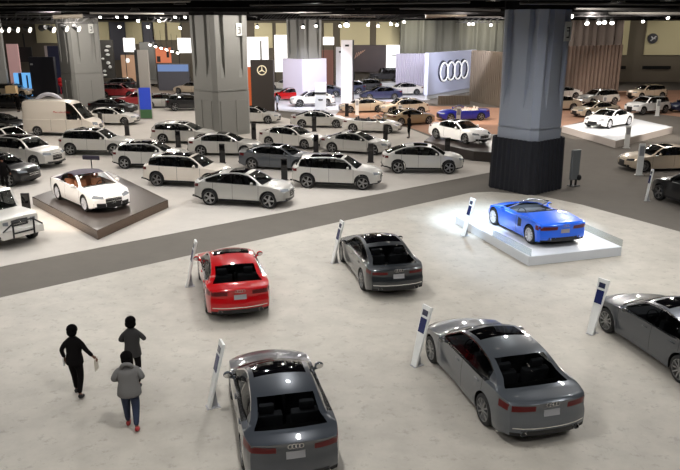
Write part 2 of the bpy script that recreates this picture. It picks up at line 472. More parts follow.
    if S.get('bumpstrip'):
        patch('bumper_strip', bvh, cxr, [180 - 42 * (-1 + 2 * t / 8) for t in range(9)], lambda t: S['bumpstrip'] - .012, lambda t: S['bumpstrip'] + .012, M['chrome'], root, off=.008)
    if S.get('blade'):
        for s in (1, -1): patch('side_blade', bvh, -.62, [s * (82 + 14 * t / 5) for t in range(6)], lambda t: .46 + .04 * t, lambda t: .80 - .03 * t, M['plastic'], root)
    # exhausts
    if S.get('exhaust', True):
        for s in (1, -1):
            bm = bmesh.new(); hx = bvh.ray_cast(Vector((xr_ - 1, s * W * .62, .36)), Vector((1, 0, 0)), 3)[0]
            x0 = hx.x if hx else xr_
            rg_ = lathe(bm, [(.045, x0 - .03), (.052, x0 - .035), (.052, x0 + .06)], 12, axis='z')
            for v in bm.verts: v.co = Vector((v.co.z, v.co.x * 1.3 + s * W * .62, v.co.y + .36 + S.get('exz', 0)))
            link('exhaust_pipe', bm, M['chrome'], root, smooth=40)
    # mirrors
    mx = S.get('mirx', S['xc'] - .42); zb_ = pchip(S['belt'])(mx)
    hit = bvh.ray_cast(Vector((mx, 3, zb_ - .03)), Vector((0, -1, 0)), 4)[0]
    my = hit.y if hit else W
    for s in (1, -1):
        bm = bmesh.new()
        tube(bm, (mx + .02, s * (my - .03), zb_ + .01), (mx, s * (my + .08), zb_ + .06), .04, 8, .04)
        ellipsoid(bm, (mx + .01, s * (my + .10), zb_ + .09), .08, .10, .075, 12, 8)
        for v in bm.verts:
            if v.co.x < mx - .03: v.co.x = mx - .03
        mo = link('side_mirror', bm, M['white'], root, smooth=60); mo.material_slots[0].link = 'OBJECT'
        bm = bmesh.new(); ellipsoid(bm, (mx - .032, s * (my + .10), zb_ + .09), .006, .085, .058, 12, 8); link('mirror_glass', bm, M['chrome'], mo, smooth=60)
    # handles
    for hx_ in S.get('handles', []):
        for s in (1, -1):
            zz = pchip(S['belt'])(hx_) - .11
            h_ = bvh.ray_cast(Vector((hx_, s * 3, zz)), Vector((0, -s, 0)), 4)[0]
            if h_ is None: continue
            bm = bmesh.new(); box(bm, hx_ - .10, hx_ + .10, h_.y - .012, h_.y + .02, zz - .014, zz + .014) if s > 0 else box(bm, hx_ - .10, hx_ + .10, h_.y - .02, h_.y + .012, zz - .014, zz + .014)
            bevel(bm, .008, 1); ho = link('door_handle', bm, M['white'], root, smooth=60); ho.material_slots[0].link = 'OBJECT'
    # emblem rings
    if S.get('rings'):
        for (xx, zz) in ((-1, S['rings'][0]),):
            bm = bmesh.new()
            hit = bvh.ray_cast(Vector((xr_ - 1, 0, zz)), Vector((1, 0, 0)), 3)[0]
            for k in range(4): torus(bm, (hit.x - .012, (k - 1.5) * .066, zz), .042, .006, 18, 6)
            link('emblem', bm, M['chrome'], root, smooth=60)
    if S.get('star'):
        bm = bmesh.new(); hit = bvh.ray_cast(Vector((xf + 1, 0, S['star'])), Vector((-1, 0, 0)), 3)[0]
        torus(bm, (hit.x + .03, 0, S['star']), .085, .010, 20, 6)
        for k in range(3):
            a = PI / 2 + k * 2 * PI / 3
            tube(bm, (hit.x + .03, 0, S['star']), (hit.x + .03, .085 * math.cos(a), S['star'] + .085 * math.sin(a)), .012, 6, .004)
        link('emblem', bm, M['chrome'], root, smooth=60)
        bm = bmesh.new()
        for dz in (-.05, .05): box(bm, hit.x - .02, hit.x + .018, -.36, .36, S['star'] + dz - .012, S['star'] + dz + .012)
        link('grille_bar', bm, M['chrome'], root)
    if S.get('rails'):
        for s in (1, -1):
            bm = bmesh.new(); pts = []
            x0, x1 = S['rails']
            for k in range(9):
                u = x0 + (x1 - x0) * k / 8; rp = ring(u)[13]; pts.append(Vector((rp.x, s * (rp.y - .01), rp.z + (.045 if 0 < k < 8 else .0))))
            for k in range(8): tube(bm, pts[k], pts[k + 1], .014, 6)
            link('roof_rail', bm, M['chrome'], root, smooth=60)
    # interior
    ik = S.get('interior', 'lining'); fz = S.get('floorz', .36)
    xs0 = S.get('seatx', (S['xc'] + S['xr']) / 2 + .12)
    hs = S.get('seath', .60)
    if not open_top:
        for yy in (-.36, .36): seat(root, xs0, yy, fz, ik, h=hs)
        if S.get('rearseats', True) and xs0 - .95 > S['xd'] :
            for yy in (-.38, .38): seat(root, xs0 - .88, yy, fz, ik, w=.6, h=hs - .02)
    else:
        for yy in (-.36, .36): seat(root, xs0, yy, S.get('seatz', fz - .1), ik, h=hs - .05)
        if S.get('rearseats'):
            for yy in (-.34, .34): seat(root, xs0 - .85, yy, fz, ik, h=hs - .1)
    bm = bmesh.new(); zd = pchip(S['belt'])(S['xc'] - .3) - .02
    box(bm, S['xc'] - .55, S['xc'] - .05, -W * .8, W * .8, zd - .35, zd - .01); bevel(bm, .05, 2)
    link('dashboard', bm, M['lining'], root, smooth=40)
    bm = bmesh.new(); torus(bm, (0, 0, 0), .18, .016, 20, 6)
    tube(bm, (0, -.17, 0), (0, .17, 0), .014, 6); tube(bm, (0, 0, 0), (.2, 0, 0), .03, 8)
    for v in bm.verts: v.co = Matrix.Translation((S['xc'] - .68, .36, zd - .04)) @ Matrix.Rotation(.35, 4, 'Y') @ v.co
    link('steering_wheel', bm, M['plastic'], root, smooth=60)
    if open_top:
        # cockpit tub hanging from the edge of the opening
        ia = [i for i in range(len(st)) if S['cab1'] - 1e-3 <= st[i] <= S['cab0'] + 1e-3]
        bm = bmesh.new()
        loop = [P(i, 14, 1) for i in ia] + [P(ia[-1], j, 1) for j in range(15, nR - 1)] + [P(ia[-1], nR - 1, 1)] + [P(ia[-1], j, -1) for j in range(nR - 2, 13, -1)]
        loop += [P(i, 14, -1) for i in ia[::-1][1:]] + [P(ia[0], j, -1) for j in range(15, nR)] + [P(ia[0], j, 1) for j in range(nR - 2, 14, -1)]
        A = [bm.verts.new(p) for p in loop]; B = [bm.verts.new((p.x, p.y * .97, .32)) for p in loop]; n = len(loop)
        for k in range(n): bm.faces.new((A[k], A[(k + 1) % n], B[(k + 1) % n], B[k]))
        bm.faces.new(B)
        link('cockpit_tub', bm, M[S.get('tub', 'lining')], root)
        # windscreen
        bm = bmesh.new(); zc = pchip(S['zt'])(S['xc']); hh = S.get('wsh', .36)
        G = []
        for a in range(9):
            yy = -1 + 2 * a / 8; row = []
            for b in range(4):
                t = b / 3; y = yy * (W * .80 - t * .13); x = S['xc'] - .02 - t * S.get('wsrun', .55) - .26 * yy * yy
                row.append(bm.verts.new((x, y, zc - .04 * yy * yy - .01 + hh * t - .02 * yy * yy * t)))
            G.append(row)
        for a in range(8):
            for b in range(3): bm.faces.new((G[a][b], G[a + 1][b], G[a + 1][b + 1], G[a][b + 1]))
        cs = [[v.co.copy() for v in r_] for r_ in G]
        link('windshield', bm, M['clearglass' if not S.get('darkws') else 'glass'], root, smooth=60)
        bm = bmesh.new()
        for a in range(8): tube(bm, cs[a][3], cs[a + 1][3], .024, 6)
        for a in (0, 8):
            for b in range(3): tube(bm, cs[a][b], cs[a][b + 1], .026, 6)
        fo_ = link('windshield_frame', bm, M['white'], root, smooth=60)
        if S.get('framepaint', True): fo_.material_slots[0].link = 'OBJECT'
        else: fo_.data.materials[0] = M['chrome']
    return root

def base(**k): return dict(k)
SEDAN = base(wb=2.91, fo=.90, ro=1.12, W=1.88, rw=.345, xc=1.02, xh=.22, xr=-1.12, xd=-1.88, wq=-1.42, pil=[-.32], gaps=[.98, -.32, -1.32, 1.05][:3], sun0=.12, sun1=-.42,
    zt=[(2.355, .66), (2.30, .72), (2.15, .80), (1.7, .91), (1.02, 1.0), (.6, 1.22), (.22, 1.40), (-.35, 1.455), (-.8, 1.43), (-1.12, 1.375), (-1.5, 1.23), (-1.88, 1.09), (-2.1, 1.065), (-2.5, 1.05), (-2.575, 1.0)],
    belt=[(2.355, .60), (2.15, .75), (1.5, .88), (1.0, .925), (0, .95), (-1.3, .985), (-1.9, 1.01), (-2.5, .98), (-2.575, .95)],
    head=(.60, .73), tail=(.79, .94), tailphi=(20, 62), grille=(.34, .70, 17), handles=[-.08, -1.08], trim='chrome', rings=(.955,), platez=.77, bumpstrip=.47, spokes=10)
def derive(b, **k): d = dict(b); d.update(k); return d
SPORTBACK = derive(SEDAN, wb=2.82, fo=.88, ro=1.05, W=1.85, xr=-.98, xd=-1.98, wq=-1.45, sun0=.15, sun1=-.75,
    zt=[(2.29, .64), (2.24, .70), (2.1, .78), (1.6, .88), (1.02, .96), (.6, 1.16), (.22, 1.33), (-.35, 1.39), (-.98, 1.31), (-1.5, 1.17), (-1.98, 1.03), (-2.2, 1.00), (-2.40, .985), (-2.46, .94)],
    belt=[(2.29, .58), (2.1, .73), (1.5, .85), (1.0, .90), (0, .92), (-1.3, .95), (-1.9, .97), (-2.4, .93), (-2.46, .90)], tail=(.78, .88), platez=.74, rings=(.93,))
SMALLSEDAN = derive(SEDAN, wb=2.82, fo=.87, ro=1.02, W=1.85, xr=-1.12, xd=-1.82, wq=-1.38,
    zt=[(2.28, .66), (2.23, .72), (2.1, .80), (1.65, .90), (1.02, .99), (.6, 1.2), (.22, 1.37), (-.35, 1.43), (-.8, 1.405), (-1.12, 1.35), (-1.45, 1.22), (-1.82, 1.07), (-2.05, 1.045), (-2.36, 1.035), (-2.43, .985)],
    belt=[(2.28, .60), (2.1, .75), (1.5, .87), (1.0, .92), (0, .94), (-1.3, .975), (-1.85, 1.0), (-2.36, .96), (-2.43, .93)])
A3SEDAN = derive(SMALLSEDAN, wb=2.64, fo=.86, ro=.96, W=1.80, rw=.33, bumpstrip=None)
A3SEDAN['zt'] = [(x - .09 * (1 if x > 0 else -1), z) for x, z in SMALLSEDAN['zt']]; A3SEDAN['belt'] = [(x - .10 * (1 if x > 0 else -1 if x < 0 else 0), z) for x, z in SMALLSEDAN['belt']]
A3SEDAN.update(xc=.93, xh=.13, xr=-1.03, xd=-1.73, wq=-1.29, gaps=[.9, -.32, -1.2])
MSEDAN = derive(SMALLSEDAN, rings=None, star=.55, bumpstrip=None, grille=(.42, .68, 20), headkey='head', trim='trimsoft', spokes=5)
MSEDAN.pop('rings'); 
COUPE = derive(MSEDAN, xr=-.85, xd=-1.85, wq=-1.2, pil=[-.55], gaps=[.98, -.62], handles=[-.35],
    zt=[(2.28, .64), (2.23, .70), (2.1, .77), (1.65, .88), (1.02, .96), (.6, 1.15), (.15, 1.33), (-.35, 1.38), (-.85, 1.31), (-1.4, 1.13), (-1.85, 1.0), (-2.05, .985), (-2.36, .97), (-2.43, .92)], xh=.15,
    belt=[(2.28, .58), (2.1, .72), (1.5, .85), (1.0, .89), (0, .90), (-1.3, .94), (-1.85, .94), (-2.36, .91), (-2.43, .88)], sun0=-.0, sun1=-.5)
WAGON = derive(MSEDAN, xr=-1.95, xd=-2.28, wq=-2.05, pil=[-.32, -1.3], rails=(.1, -1.85), ro=1.05,
    zt=[(2.28, .66), (2.23, .72), (2.1, .80), (1.65, .90), (1.02, .99), (.6, 1.2), (.22, 1.38), (-.35, 1.46), (-1.2, 1.45), (-1.95, 1.38), (-2.28, 1.05), (-2.40, 1.0), (-2.46, .95)],
    belt=[(2.28, .60), (2.1, .75), (1.5, .87), (1.0, .92), (0, .94), (-1.3, .97), (-2.2, .98), (-2.46, .90)])
SUV = base(inset=.035, rinset=.03, wb=2.87, fo=.86, ro=.93, W=1.90, rw=.375, sill=.27, archgap=.06, ww=.245, xc=1.08, xh=.38, xr=-1.75, xd=-2.05, wq=-1.92, pil=[-.30, -1.22], gaps=[.95, -.3, -1.25], sun0=.25, sun1=-1.3, cladding=1,
    zt=[(2.295, .80), (2.25, .88), (2.1, .98), (1.6, 1.07), (1.08, 1.13), (.7, 1.38), (.38, 1.57), (-.2, 1.64), (-1.2, 1.62), (-1.75, 1.55), (-2.05, 1.17), (-2.2, 1.12), (-2.33, 1.08), (-2.365, 1.0)],
    belt=[(2.295, .74), (2.1, .90), (1.5, 1.0), (1.0, 1.04), (0, 1.06), (-1.3, 1.10), (-2.0, 1.12), (-2.365, .98)],
    head=(.74, .88), headkey='head', tail=(.88, 1.02), grille=(.50, .82, 20), in0=.33, in1=.42, handles=[-.05, -1.0], trim='trimsoft', star=.66, rails=(.25, -1.6), platez=.82, dif=(.38, .52), spokes=5, floorz=.5,
    ffp=[(.1, -.05), (.35, .0), (.6, .01), (.8, 0), (.95, -.06), (1.4, -.12)], rfp=[(.1, .08), (.35, .02), (.55, 0), (.75, .03), (.9, .02), (1.1, .03), (1.7, .04)], tumble=.36, exhaust=True)
SUVCOUPE = derive(SUV, xr=-.95, xd=-2.02, wq=-1.62, pil=[-.30], rails=None, sun0=.2, sun1=-.55,
    zt=[(2.295, .80), (2.25, .88), (2.1, .98), (1.6, 1.06), (1.08, 1.12), (.7, 1.36), (.38, 1.53), (-.2, 1.60), (-.95, 1.53), (-1.5, 1.36), (-2.02, 1.16), (-2.2, 1.12), (-2.33, 1.10), (-2.365, 1.02)])
SUVCOUPE.pop('rails')
BIGSUV = derive(SUV, wb=3.0, fo=.9, ro=1.05, W=1.95, rw=.39, xr=-1.95, xd=-2.25, wq=-2.1,
    zt=[(2.40, .86), (2.35, .95), (2.2, 1.06), (1.7, 1.15), (1.08, 1.22), (.7, 1.47), (.38, 1.67), (-.2, 1.76), (-1.2, 1.75), (-1.95, 1.69), (-2.25, 1.22), (-2.4, 1.15), (-2.52, 1.1), (-2.55, 1.0)],
    belt=[(2.40, .80), (2.2, .97), (1.5, 1.08), (1.0, 1.12), (0, 1.14), (-1.3, 1.17), (-2.2, 1.18), (-2.55, .98)], head=(.80, .95), grille=(.52, .9, 20), star=.72)
HATCH = derive(SUV, wb=2.70, fo=.85, ro=.85, W=1.82, rw=.35, sill=.24, xr=-1.6, xd=-1.95, wq=-1.72, rails=(.25, -1.45), xc=1.0, xh=.32,
    zt=[(2.20, .76), (2.15, .84), (2.0, .93), (1.5, 1.01), (1.0, 1.06), (.65, 1.28), (.32, 1.44), (-.2, 1.51), (-1.1, 1.48), (-1.6, 1.41), (-1.95, 1.1), (-2.05, 1.06), (-2.16, 1.03), (-2.2, .95)],
    belt=[(2.2, .70), (2.0, .85), (1.5, .94), (1.0, .98), (0, 1.0), (-1.3, 1.04), (-1.9, 1.06), (-2.2, .93)], head=(.70, .83), grille=(.45, .76, 19), star=.6, tail=(.84, .97))
RSEDAN = derive(SEDAN, name='car'); RSEDAN.pop('rings')
RSUV = derive(SUV, grille=(.42, .84, 18), headkey='head'); RSUV.pop('star')
RSUVC = derive(SUVCOUPE, grille=(.38, .84, 18)); RSUVC.pop('star')
RCOUPE = derive(COUPE, grille=(.30, .66, 18)); RCOUPE.pop('star')
SCONV = derive(COUPE, wb=2.945, fo=.9, ro=1.18, W=1.91, rw=.36, softtop=1, opensides=1, wq=-1.15, xd=-1.8, interior='tan', wsglass='clearglass', gaps=[1.0, -.55], spokes=10, rimkey='rimlight', headkey='head', star=.55,
    zt=[(2.37, .66), (2.32, .72), (2.15, .80), (1.65, .90), (1.02, .98), (.6, 1.19), (.15, 1.38), (-.35, 1.44), (-.85, 1.38), (-1.4, 1.16), (-1.8, 1.03), (-2.05, 1.01), (-2.55, .98), (-2.65, .92)],
    belt=[(2.37, .60), (2.15, .74), (1.5, .86), (1.0, .91), (0, .92), (-1.3, .96), (-1.85, .97), (-2.55, .91), (-2.65, .88)], in0=.24, in1=.41, inw=46)
SCONV.pop('sun0'); SCONV.pop('sun1')
CABRIO = derive(COUPE, open=1, cab0=.78, cab1=-1.25, rearseats=1, xc=.95, xh=.6, xr=-1.2, xd=-1.3,
    zt=[(2.28, .64), (2.23, .70), (2.1, .77), (1.65, .88), (1.0, .96), (.6, .96), (-.35, .955), (-1.2, .975), (-1.6, .985), (-2.05, .985), (-2.36, .97), (-2.43, .92)],
    belt=[(2.28, .58), (2.1, .72), (1.5, .85), (1.0, .885), (0, .89), (-1.3, .91), (-1.85, .93), (-2.36, .91), (-2.43, .88)])
for k in ('sun0', 'sun1'): CABRIO.pop(k)
R8 = base(blade=1, wb=2.65, fo=.98, ro=.80, W=1.94, rw=.345, ww=.28, sill=.13, xc=.92, xh=.6, xr=-.5, xd=-.62, open=1, cab0=.72, cab1=-.52, crown=.045, band=.11, fk=.42, rk=.2,
    zt=[(2.305, .52), (2.26, .58), (2.1, .66), (1.6, .80), (1.15, .87), (.92, .90), (.6, .90), (0, .90), (-.5, .98), (-.7, 1.03), (-1.2, 1.01), (-1.7, .96), (-2.08, .92), (-2.125, .87)],
    belt=[(2.305, .47), (2.1, .62), (1.6, .76), (1.2, .80), (.6, .80), (0, .80), (-.6, .87), (-1.2, .90), (-1.7, .87), (-2.08, .83), (-2.125, .80)],
    head=(.52, .62), tail=(.64, .80), tailphi=(18, 60), grille=(.22, .5, 20), in0=.2, in1=.34, gaps=[.85, -.35], platez=.62, dif=(.24, .40), handles=[], rings=(.83,), spokes=10, rimkey='rimlight', wsh=.34, wsrun=.62, mirx=.55, seatx=-.08, seatz=.18, seath=.56, rearseats=0, exz=-.05, tailw=.95, framepaint=False, intake=True,
    ffp=[(.1, -.02), (.3, .0), (.5, -.04), (.9, -.15)], rfp=[(.1, .1), (.25, .03), (.45, 0), (.65, .02), (.85, -.02), (1.1, 0)])
LC = derive(RCOUPE, wb=2.87, W=1.92, fo=.92, ro=.98, rw=.37, rimkey='rimlight', xd=-1.7, headphi=(26, 50),
    zt=[(2.355, .60), (2.3, .66), (2.15, .74), (1.65, .86), (1.02, .94), (.6, 1.12), (.15, 1.29), (-.35, 1.345), (-.85, 1.28), (-1.4, 1.08), (-1.7, .98), (-2.05, .965), (-2.34, .95), (-2.415, .90)], grille=(.24, .62, 22))
GWAG = base(inset=.02, rinset=0, wb=2.85, fo=.75, ro=.85, W=1.86, rw=.39, ww=.26, sill=.42, archgap=.07, boxy=1, xc=.72, xh=.5, xr=-2.0, xd=-2.12, wq=-1.9, pil=[-.35, -1.15], gaps=[.6, -.35, -1.2], cladding=1, tumble=.12, bow=.03, crown=.03, fk=.05, rk=.05, band=.09,
    zt=[(2.175, 1.15), (2.14, 1.18), (1.9, 1.2), (.72, 1.24), (.5, 1.88), (.35, 1.93), (-1.9, 1.93), (-2.0, 1.90), (-2.12, 1.25), (-2.2, 1.2), (-2.275, 1.15)],
    belt=[(2.175, 1.08), (1.9, 1.13), (.72, 1.16), (-2.12, 1.18), (-2.275, 1.1)], head=(.86, 1.06), headphi=(26, 36), headkey='head', headrise=0, tail=(.7, .85), grille=(.82, 1.08, 20), in0=.5, in1=.62, inw=36, handles=[-.1, -1.0], trim=None, star=.95, platez=1.0, dif=(.5, .6), exhaust=False, floorz=.7, spokes=5,
    ffp=[(.1, 0), (.5, .02), (.7, .02), (.75, -.06), (1.3, -.08)], rfp=[(.1, 0), (2, .05)])
VAN = base(inset=.02, rinset=0, wb=3.66, fo=1.0, ro=1.2, W=2.0, rw=.36, sill=.3, xc=1.95, xh=1.0, xr=-2.6, xd=-2.8, wq=.55, pil=[], gaps=[1.75, .5, -.7], tumble=.10, bow=.06, crown=.05, band=.1, norear=1, frontwinonly=.55, fk=.2, rk=.05,
    zt=[(2.83, .95), (2.78, 1.05), (2.6, 1.15), (1.95, 1.35), (1.45, 1.9), (1.0, 2.4), (.6, 2.60), (-.5, 2.68), (-2.6, 2.66), (-2.9, 2.6), (-3.03, 2.45)],
    belt=[(2.83, .9), (2.6, 1.08), (1.95, 1.22), (0.5, 1.25), (-3.03, 1.25)], head=(.8, 1.05), headkey='head', tail=(.8, 1.2), tailphi=(38, 42), grille=(.6, .88, 16), handles=[.7], trim=None, star=.75, dif=(.3, .42), exhaust=False, floorz=.7, rearseats=False, seatx=.9, sidez=1, spokes=5, in0=.36, in1=.46, platez=.6)

PROTO = {}
TYPES = dict(a3=A3SEDAN, sedan=SEDAN, sportback=SPORTBACK, smallsedan=SMALLSEDAN, msedan=MSEDAN, coupe=COUPE, wagon=WAGON, suv=SUV, suvcoupe=SUVCOUPE, bigsuv=BIGSUV, hatch=HATCH, rsedan=RSEDAN, rsuv=RSUV, rsuvc=RSUVC, rcoupe=RCOUPE, sconv=SCONV, cabrio=CABRIO, r8=R8, lc=LC, gwag=GWAG, van=VAN)
def get_car(ty):
    if ty not in PROTO:
        PROTO[ty] = make_car(TYPES[ty]); return PROTO[ty]
    return copy_tree(PROTO[ty])
def set_paint(o, m):
    for ch in o.children:
        if len(ch.material_slots) and ch.material_slots[0].link == 'OBJECT': ch.material_slots[0].material = m
        set_paint(ch, m)
def car(ty, col, side, label, R=None, Fr=None, ang=None, z=0, group=None, cat='car', name='car', scale=1):
    S = TYPES[ty]; wb = S['wb']; hw = S['W'] / 2 - .03
    if R and Fr and ang is None and g(*R).y > 60 and ty != 'lc':
        d = g(*Fr) - g(*R); b0 = 0 if d.x > 0 else 180; a0 = math.degrees(math.atan2(d.y, d.x)); ang = b0 + max(-12, min(12, (a0 - b0 + 180) % 360 - 180))
    if R and Fr:
        a = g(*R, z); b = g(*Fr, z); d = (b - a); th = math.atan2(d.y, d.x) if ang is None else math.radians(ang); mid = (a + b) / 2
    else:
        th = math.radians(ang); d = Vector((math.cos(th), math.sin(th), 0))
        mid = g(*R, z) + d * wb / 2 if R else g(*Fr, z) - d * wb / 2
    n = Vector((-math.sin(th), math.cos(th), 0))
    c = mid - n * hw if side == 'L' else (mid + n * hw if side == 'R' else mid)
    o = get_car(ty); o.name = name; o.location = (c.x, c.y, z); o.rotation_euler = (0, 0, th)
    set_paint(o, M[col]); tag(o, label, cat, group); return o

# ------------------------------------------------------------------ floor and carpets
FM = dict(near=floor_mat('near_floor', (181, 174, 162), 1.0, .13, .20), aisle=floor_mat('aisle_carpet', (104, 98, 90), .8, .06, .05, .9),
          lot=floor_mat('pale_carpet', (190, 183, 174), .8, .05, .04, .8), orange=floor_mat('brown_carpet', (168, 128, 104), .8, .08, .1, .8),
          greyf=floor_mat('grey_carpet', (112, 106, 100), .6, .12, .12, .9), cool=floor_mat('cool_floor', (196, 196, 200), .6, .05, .02, .4))
def slab(name, pts, z0, z1, m, kind='structure'):
    bm = bmesh.new(); prism(bm, [(p[0], p[1]) for p in pts], z0, z1); o = link(name, bm, m)
    bm = None
    if kind: o['kind'] = kind
    return o
slab('floor', [(-95, 0), (95, 0), (95, 107), (-95, 107)], -.3, 0, FM['aisle'])
def ext(a, b, x):      # extend the line a-b to a given x
    t = (x - a.x) / (b.x - a.x); return a + (b - a) * t
lo0, lo1 = g(0, 298), g(470, 193); up0, up1 = g(0, 267), g(493, 172)
near = [ext(lo0, lo1, -26), Vector((-26, 1, 0)), Vector((34, 1, 0)), g(900, 290), g(680, 232), g(582, 205), g(540, 196), g(492, 192), lo1]
slab('floor', near, -.02, .012, FM['near'])
lot = [ext(up0, up1, -50), up0, up1, g(488, 160), g(440, 141), g(405, 127), g(338, 121), g(300, 121), g(255, 112), g(205, 104), g(150, 99), g(98, 107), g(0, 112), Vector((-50, 66, 0))]
slab('floor', lot, -.02, .012, FM['lot'])
slab('floor', [g(330, 118), g(405, 126), g(445, 140), g(500, 143), g(502, 108), g(430, 106), g(385, 101), g(335, 104)], -.02, .014, FM['orange'])
slab('floor', [g(500, 141), g(585, 121), g(640, 112), g(690, 118), g(690, 90), g(560, 92), g(505, 106)], -.02, .010, FM['orange'])
slab('floor', [g(628, 168), g(690, 186), g(690, 146), g(640, 150)], -.02, .010, FM['greyf'])
slab('floor', [g(262, 109), g(335, 116), g(345, 104), g(430, 100), g(428, 90), g(262, 88)], -.02, .018, FM['cool'])
slab('floor', [g(152, 98), g(250, 107), g(250, 86), g(150, 82)], -.02, .008, floor_mat('far_carpet', (150, 136, 122), .8, .08, .1, .8))

# ------------------------------------------------------------------ room
ROOFZ = 8.75
wallm = mat('back_wall', (104, 96, 84), .8, noise=(.4, .12)); beigem = mat('beige_wall_panel', (206, 196, 160), .8); blackm = mat('ceiling_black', (10, 9, 9), .95, spec=.1)
bluegrey = mat('blue_grey_panel', (88, 88, 98), .8); pillm = mat('pillar_paint', (128, 127, 122), .7, noise=(.5, .05)); pillm2 = mat('pillar_paint_cool_lit', (136, 140, 148), .7, noise=(.5, .05))  # pillm2: cooler pillar paint, lightened in place of extra light
bm = bmesh.new(); box(bm, -95, 95, 107, 107.5, 0, 12); o = link('wall_back', bm, wallm); o['kind'] = 'structure'
bm = bmesh.new(); box(bm, -95.5, -95, 0, 107.5, 0, 12); o = link('wall_left', bm, wallm); o['kind'] = 'structure'
bm = bmesh.new(); box(bm, 95, 95.5, 0, 107.5, 0, 12); o = link('wall_right', bm, wallm); o['kind'] = 'structure'
bm = bmesh.new(); box(bm, -95, 95, 0, 107.5, 12, 12.4); o = link('ceiling', bm, blackm); o['kind'] = 'structure'
bm = bmesh.new(); box(bm, -95, 95, 106.2, 106.9, ROOFZ, 12); o = link('trim_1', bm, blackm); o['kind'] = 'structure'
k = 2
def wallpanel(x0, x1, y0, y1, m, D=106.6, th=.3):
    global k
    a = at(x0, y1, D); b = at(x1, y0, D)
    bm = bmesh.new(); box(bm, a.x, b.x, D, D + th, max(.02, a.z), min(b.z, 11.9)); o = link('trim_%d' % k, bm, m); o['kind'] = 'structure'; k += 1
for (x0, x1, y0, y1, m) in [(37, 56, 24, 43, beigem), (98, 108, 22, 42, beigem), (112, 125, 22, 60, bluegrey), (126, 132, 22, 40, beigem), (134, 142, 22, 44, beigem), (143, 153, 22, 45, bluegrey),
    (153, 164, 22, 40, beigem), (168, 180, 22, 40, beigem), (255, 272, 23, 48, beigem), (276, 288, 23, 36, beigem), (324, 333, 23, 38, beigem), (340, 370, 22, 46, beigem), (376, 400, 22, 46, beigem),
    (433, 449, 22, 43, beigem), (433, 452, 43, 58, bluegrey), (617, 631, 17, 55, beigem), (644, 700, 15, 55, beigem)]:
    wallpanel(x0, x1, y0, y1, m)
for x0, x1, y0 in [(618, 626, 66), (643, 671, 66)]:
    wallpanel(x0, x1, y0, y0 + 3, M['under'], 106.5)
# fluted grey partition behind the sign
def pleated(name, x0, x1, D, z0, z1, m, n, amp=.12, label=None, cat=None, D2=None, kind=None, group=None, jitter=.3):
    """curtain or fluted wall whose front is folded"""
    bm = bmesh.new(); D2 = D if D2 is None else D2; N = n * 6; rows = []
    fr = []; bk = []
    for i in range(N + 1):
        t = i / N; ph = 2 * PI * n * t + jitter * math.sin(t * 37) ; y = D + (D2 - D) * t + amp * math.sin(ph); x = x0 + (x1 - x0) * t
        fr.append((x, y)); bk.append((x, D + (D2 - D) * t + amp + .06))
    A = [bm.verts.new((p[0], p[1], z0)) for p in fr]; B = [bm.verts.new((p[0], p[1], z1)) for p in fr]
    A2 = [bm.verts.new((p[0], p[1], z0)) for p in bk]; B2 = [bm.verts.new((p[0], p[1], z1)) for p in bk]
    for i in range(N):
        bm.faces.new((A[i], A[i + 1], B[i + 1], B[i])); bm.faces.new((A2[i + 1], A2[i], B2[i], B2[i + 1])); bm.faces.new((B[i], B[i + 1], B2[i + 1], B2[i])); bm.faces.new((A[i + 1], A[i], A2[i], A2[i + 1]))
    bm.faces.new((A[0], B[0], B2[0], A2[0])); bm.faces.new((A[N], A2[N], B2[N], B[N]))
    o = link(name, bm, m, smooth=35); tag(o, label, cat, group, kind); return o
a = at(400, 60, 103); b = at(512, 60, 103)
pleated('trim_%d' % k, a.x, b.x, 103, .02, ROOFZ, mat('fluted_grey', (128, 128, 118), .8), 13, .25, kind='structure', jitter=.9); k += 1
a = at(564, 60, 100); b = at(620, 60, 100)
pleated('trim_%d' % k, a.x, b.x, 100, .02, ROOFZ, mat('fluted_brown', (104, 92, 84), .8), 7, .25, kind='structure', jitter=.9); k += 1

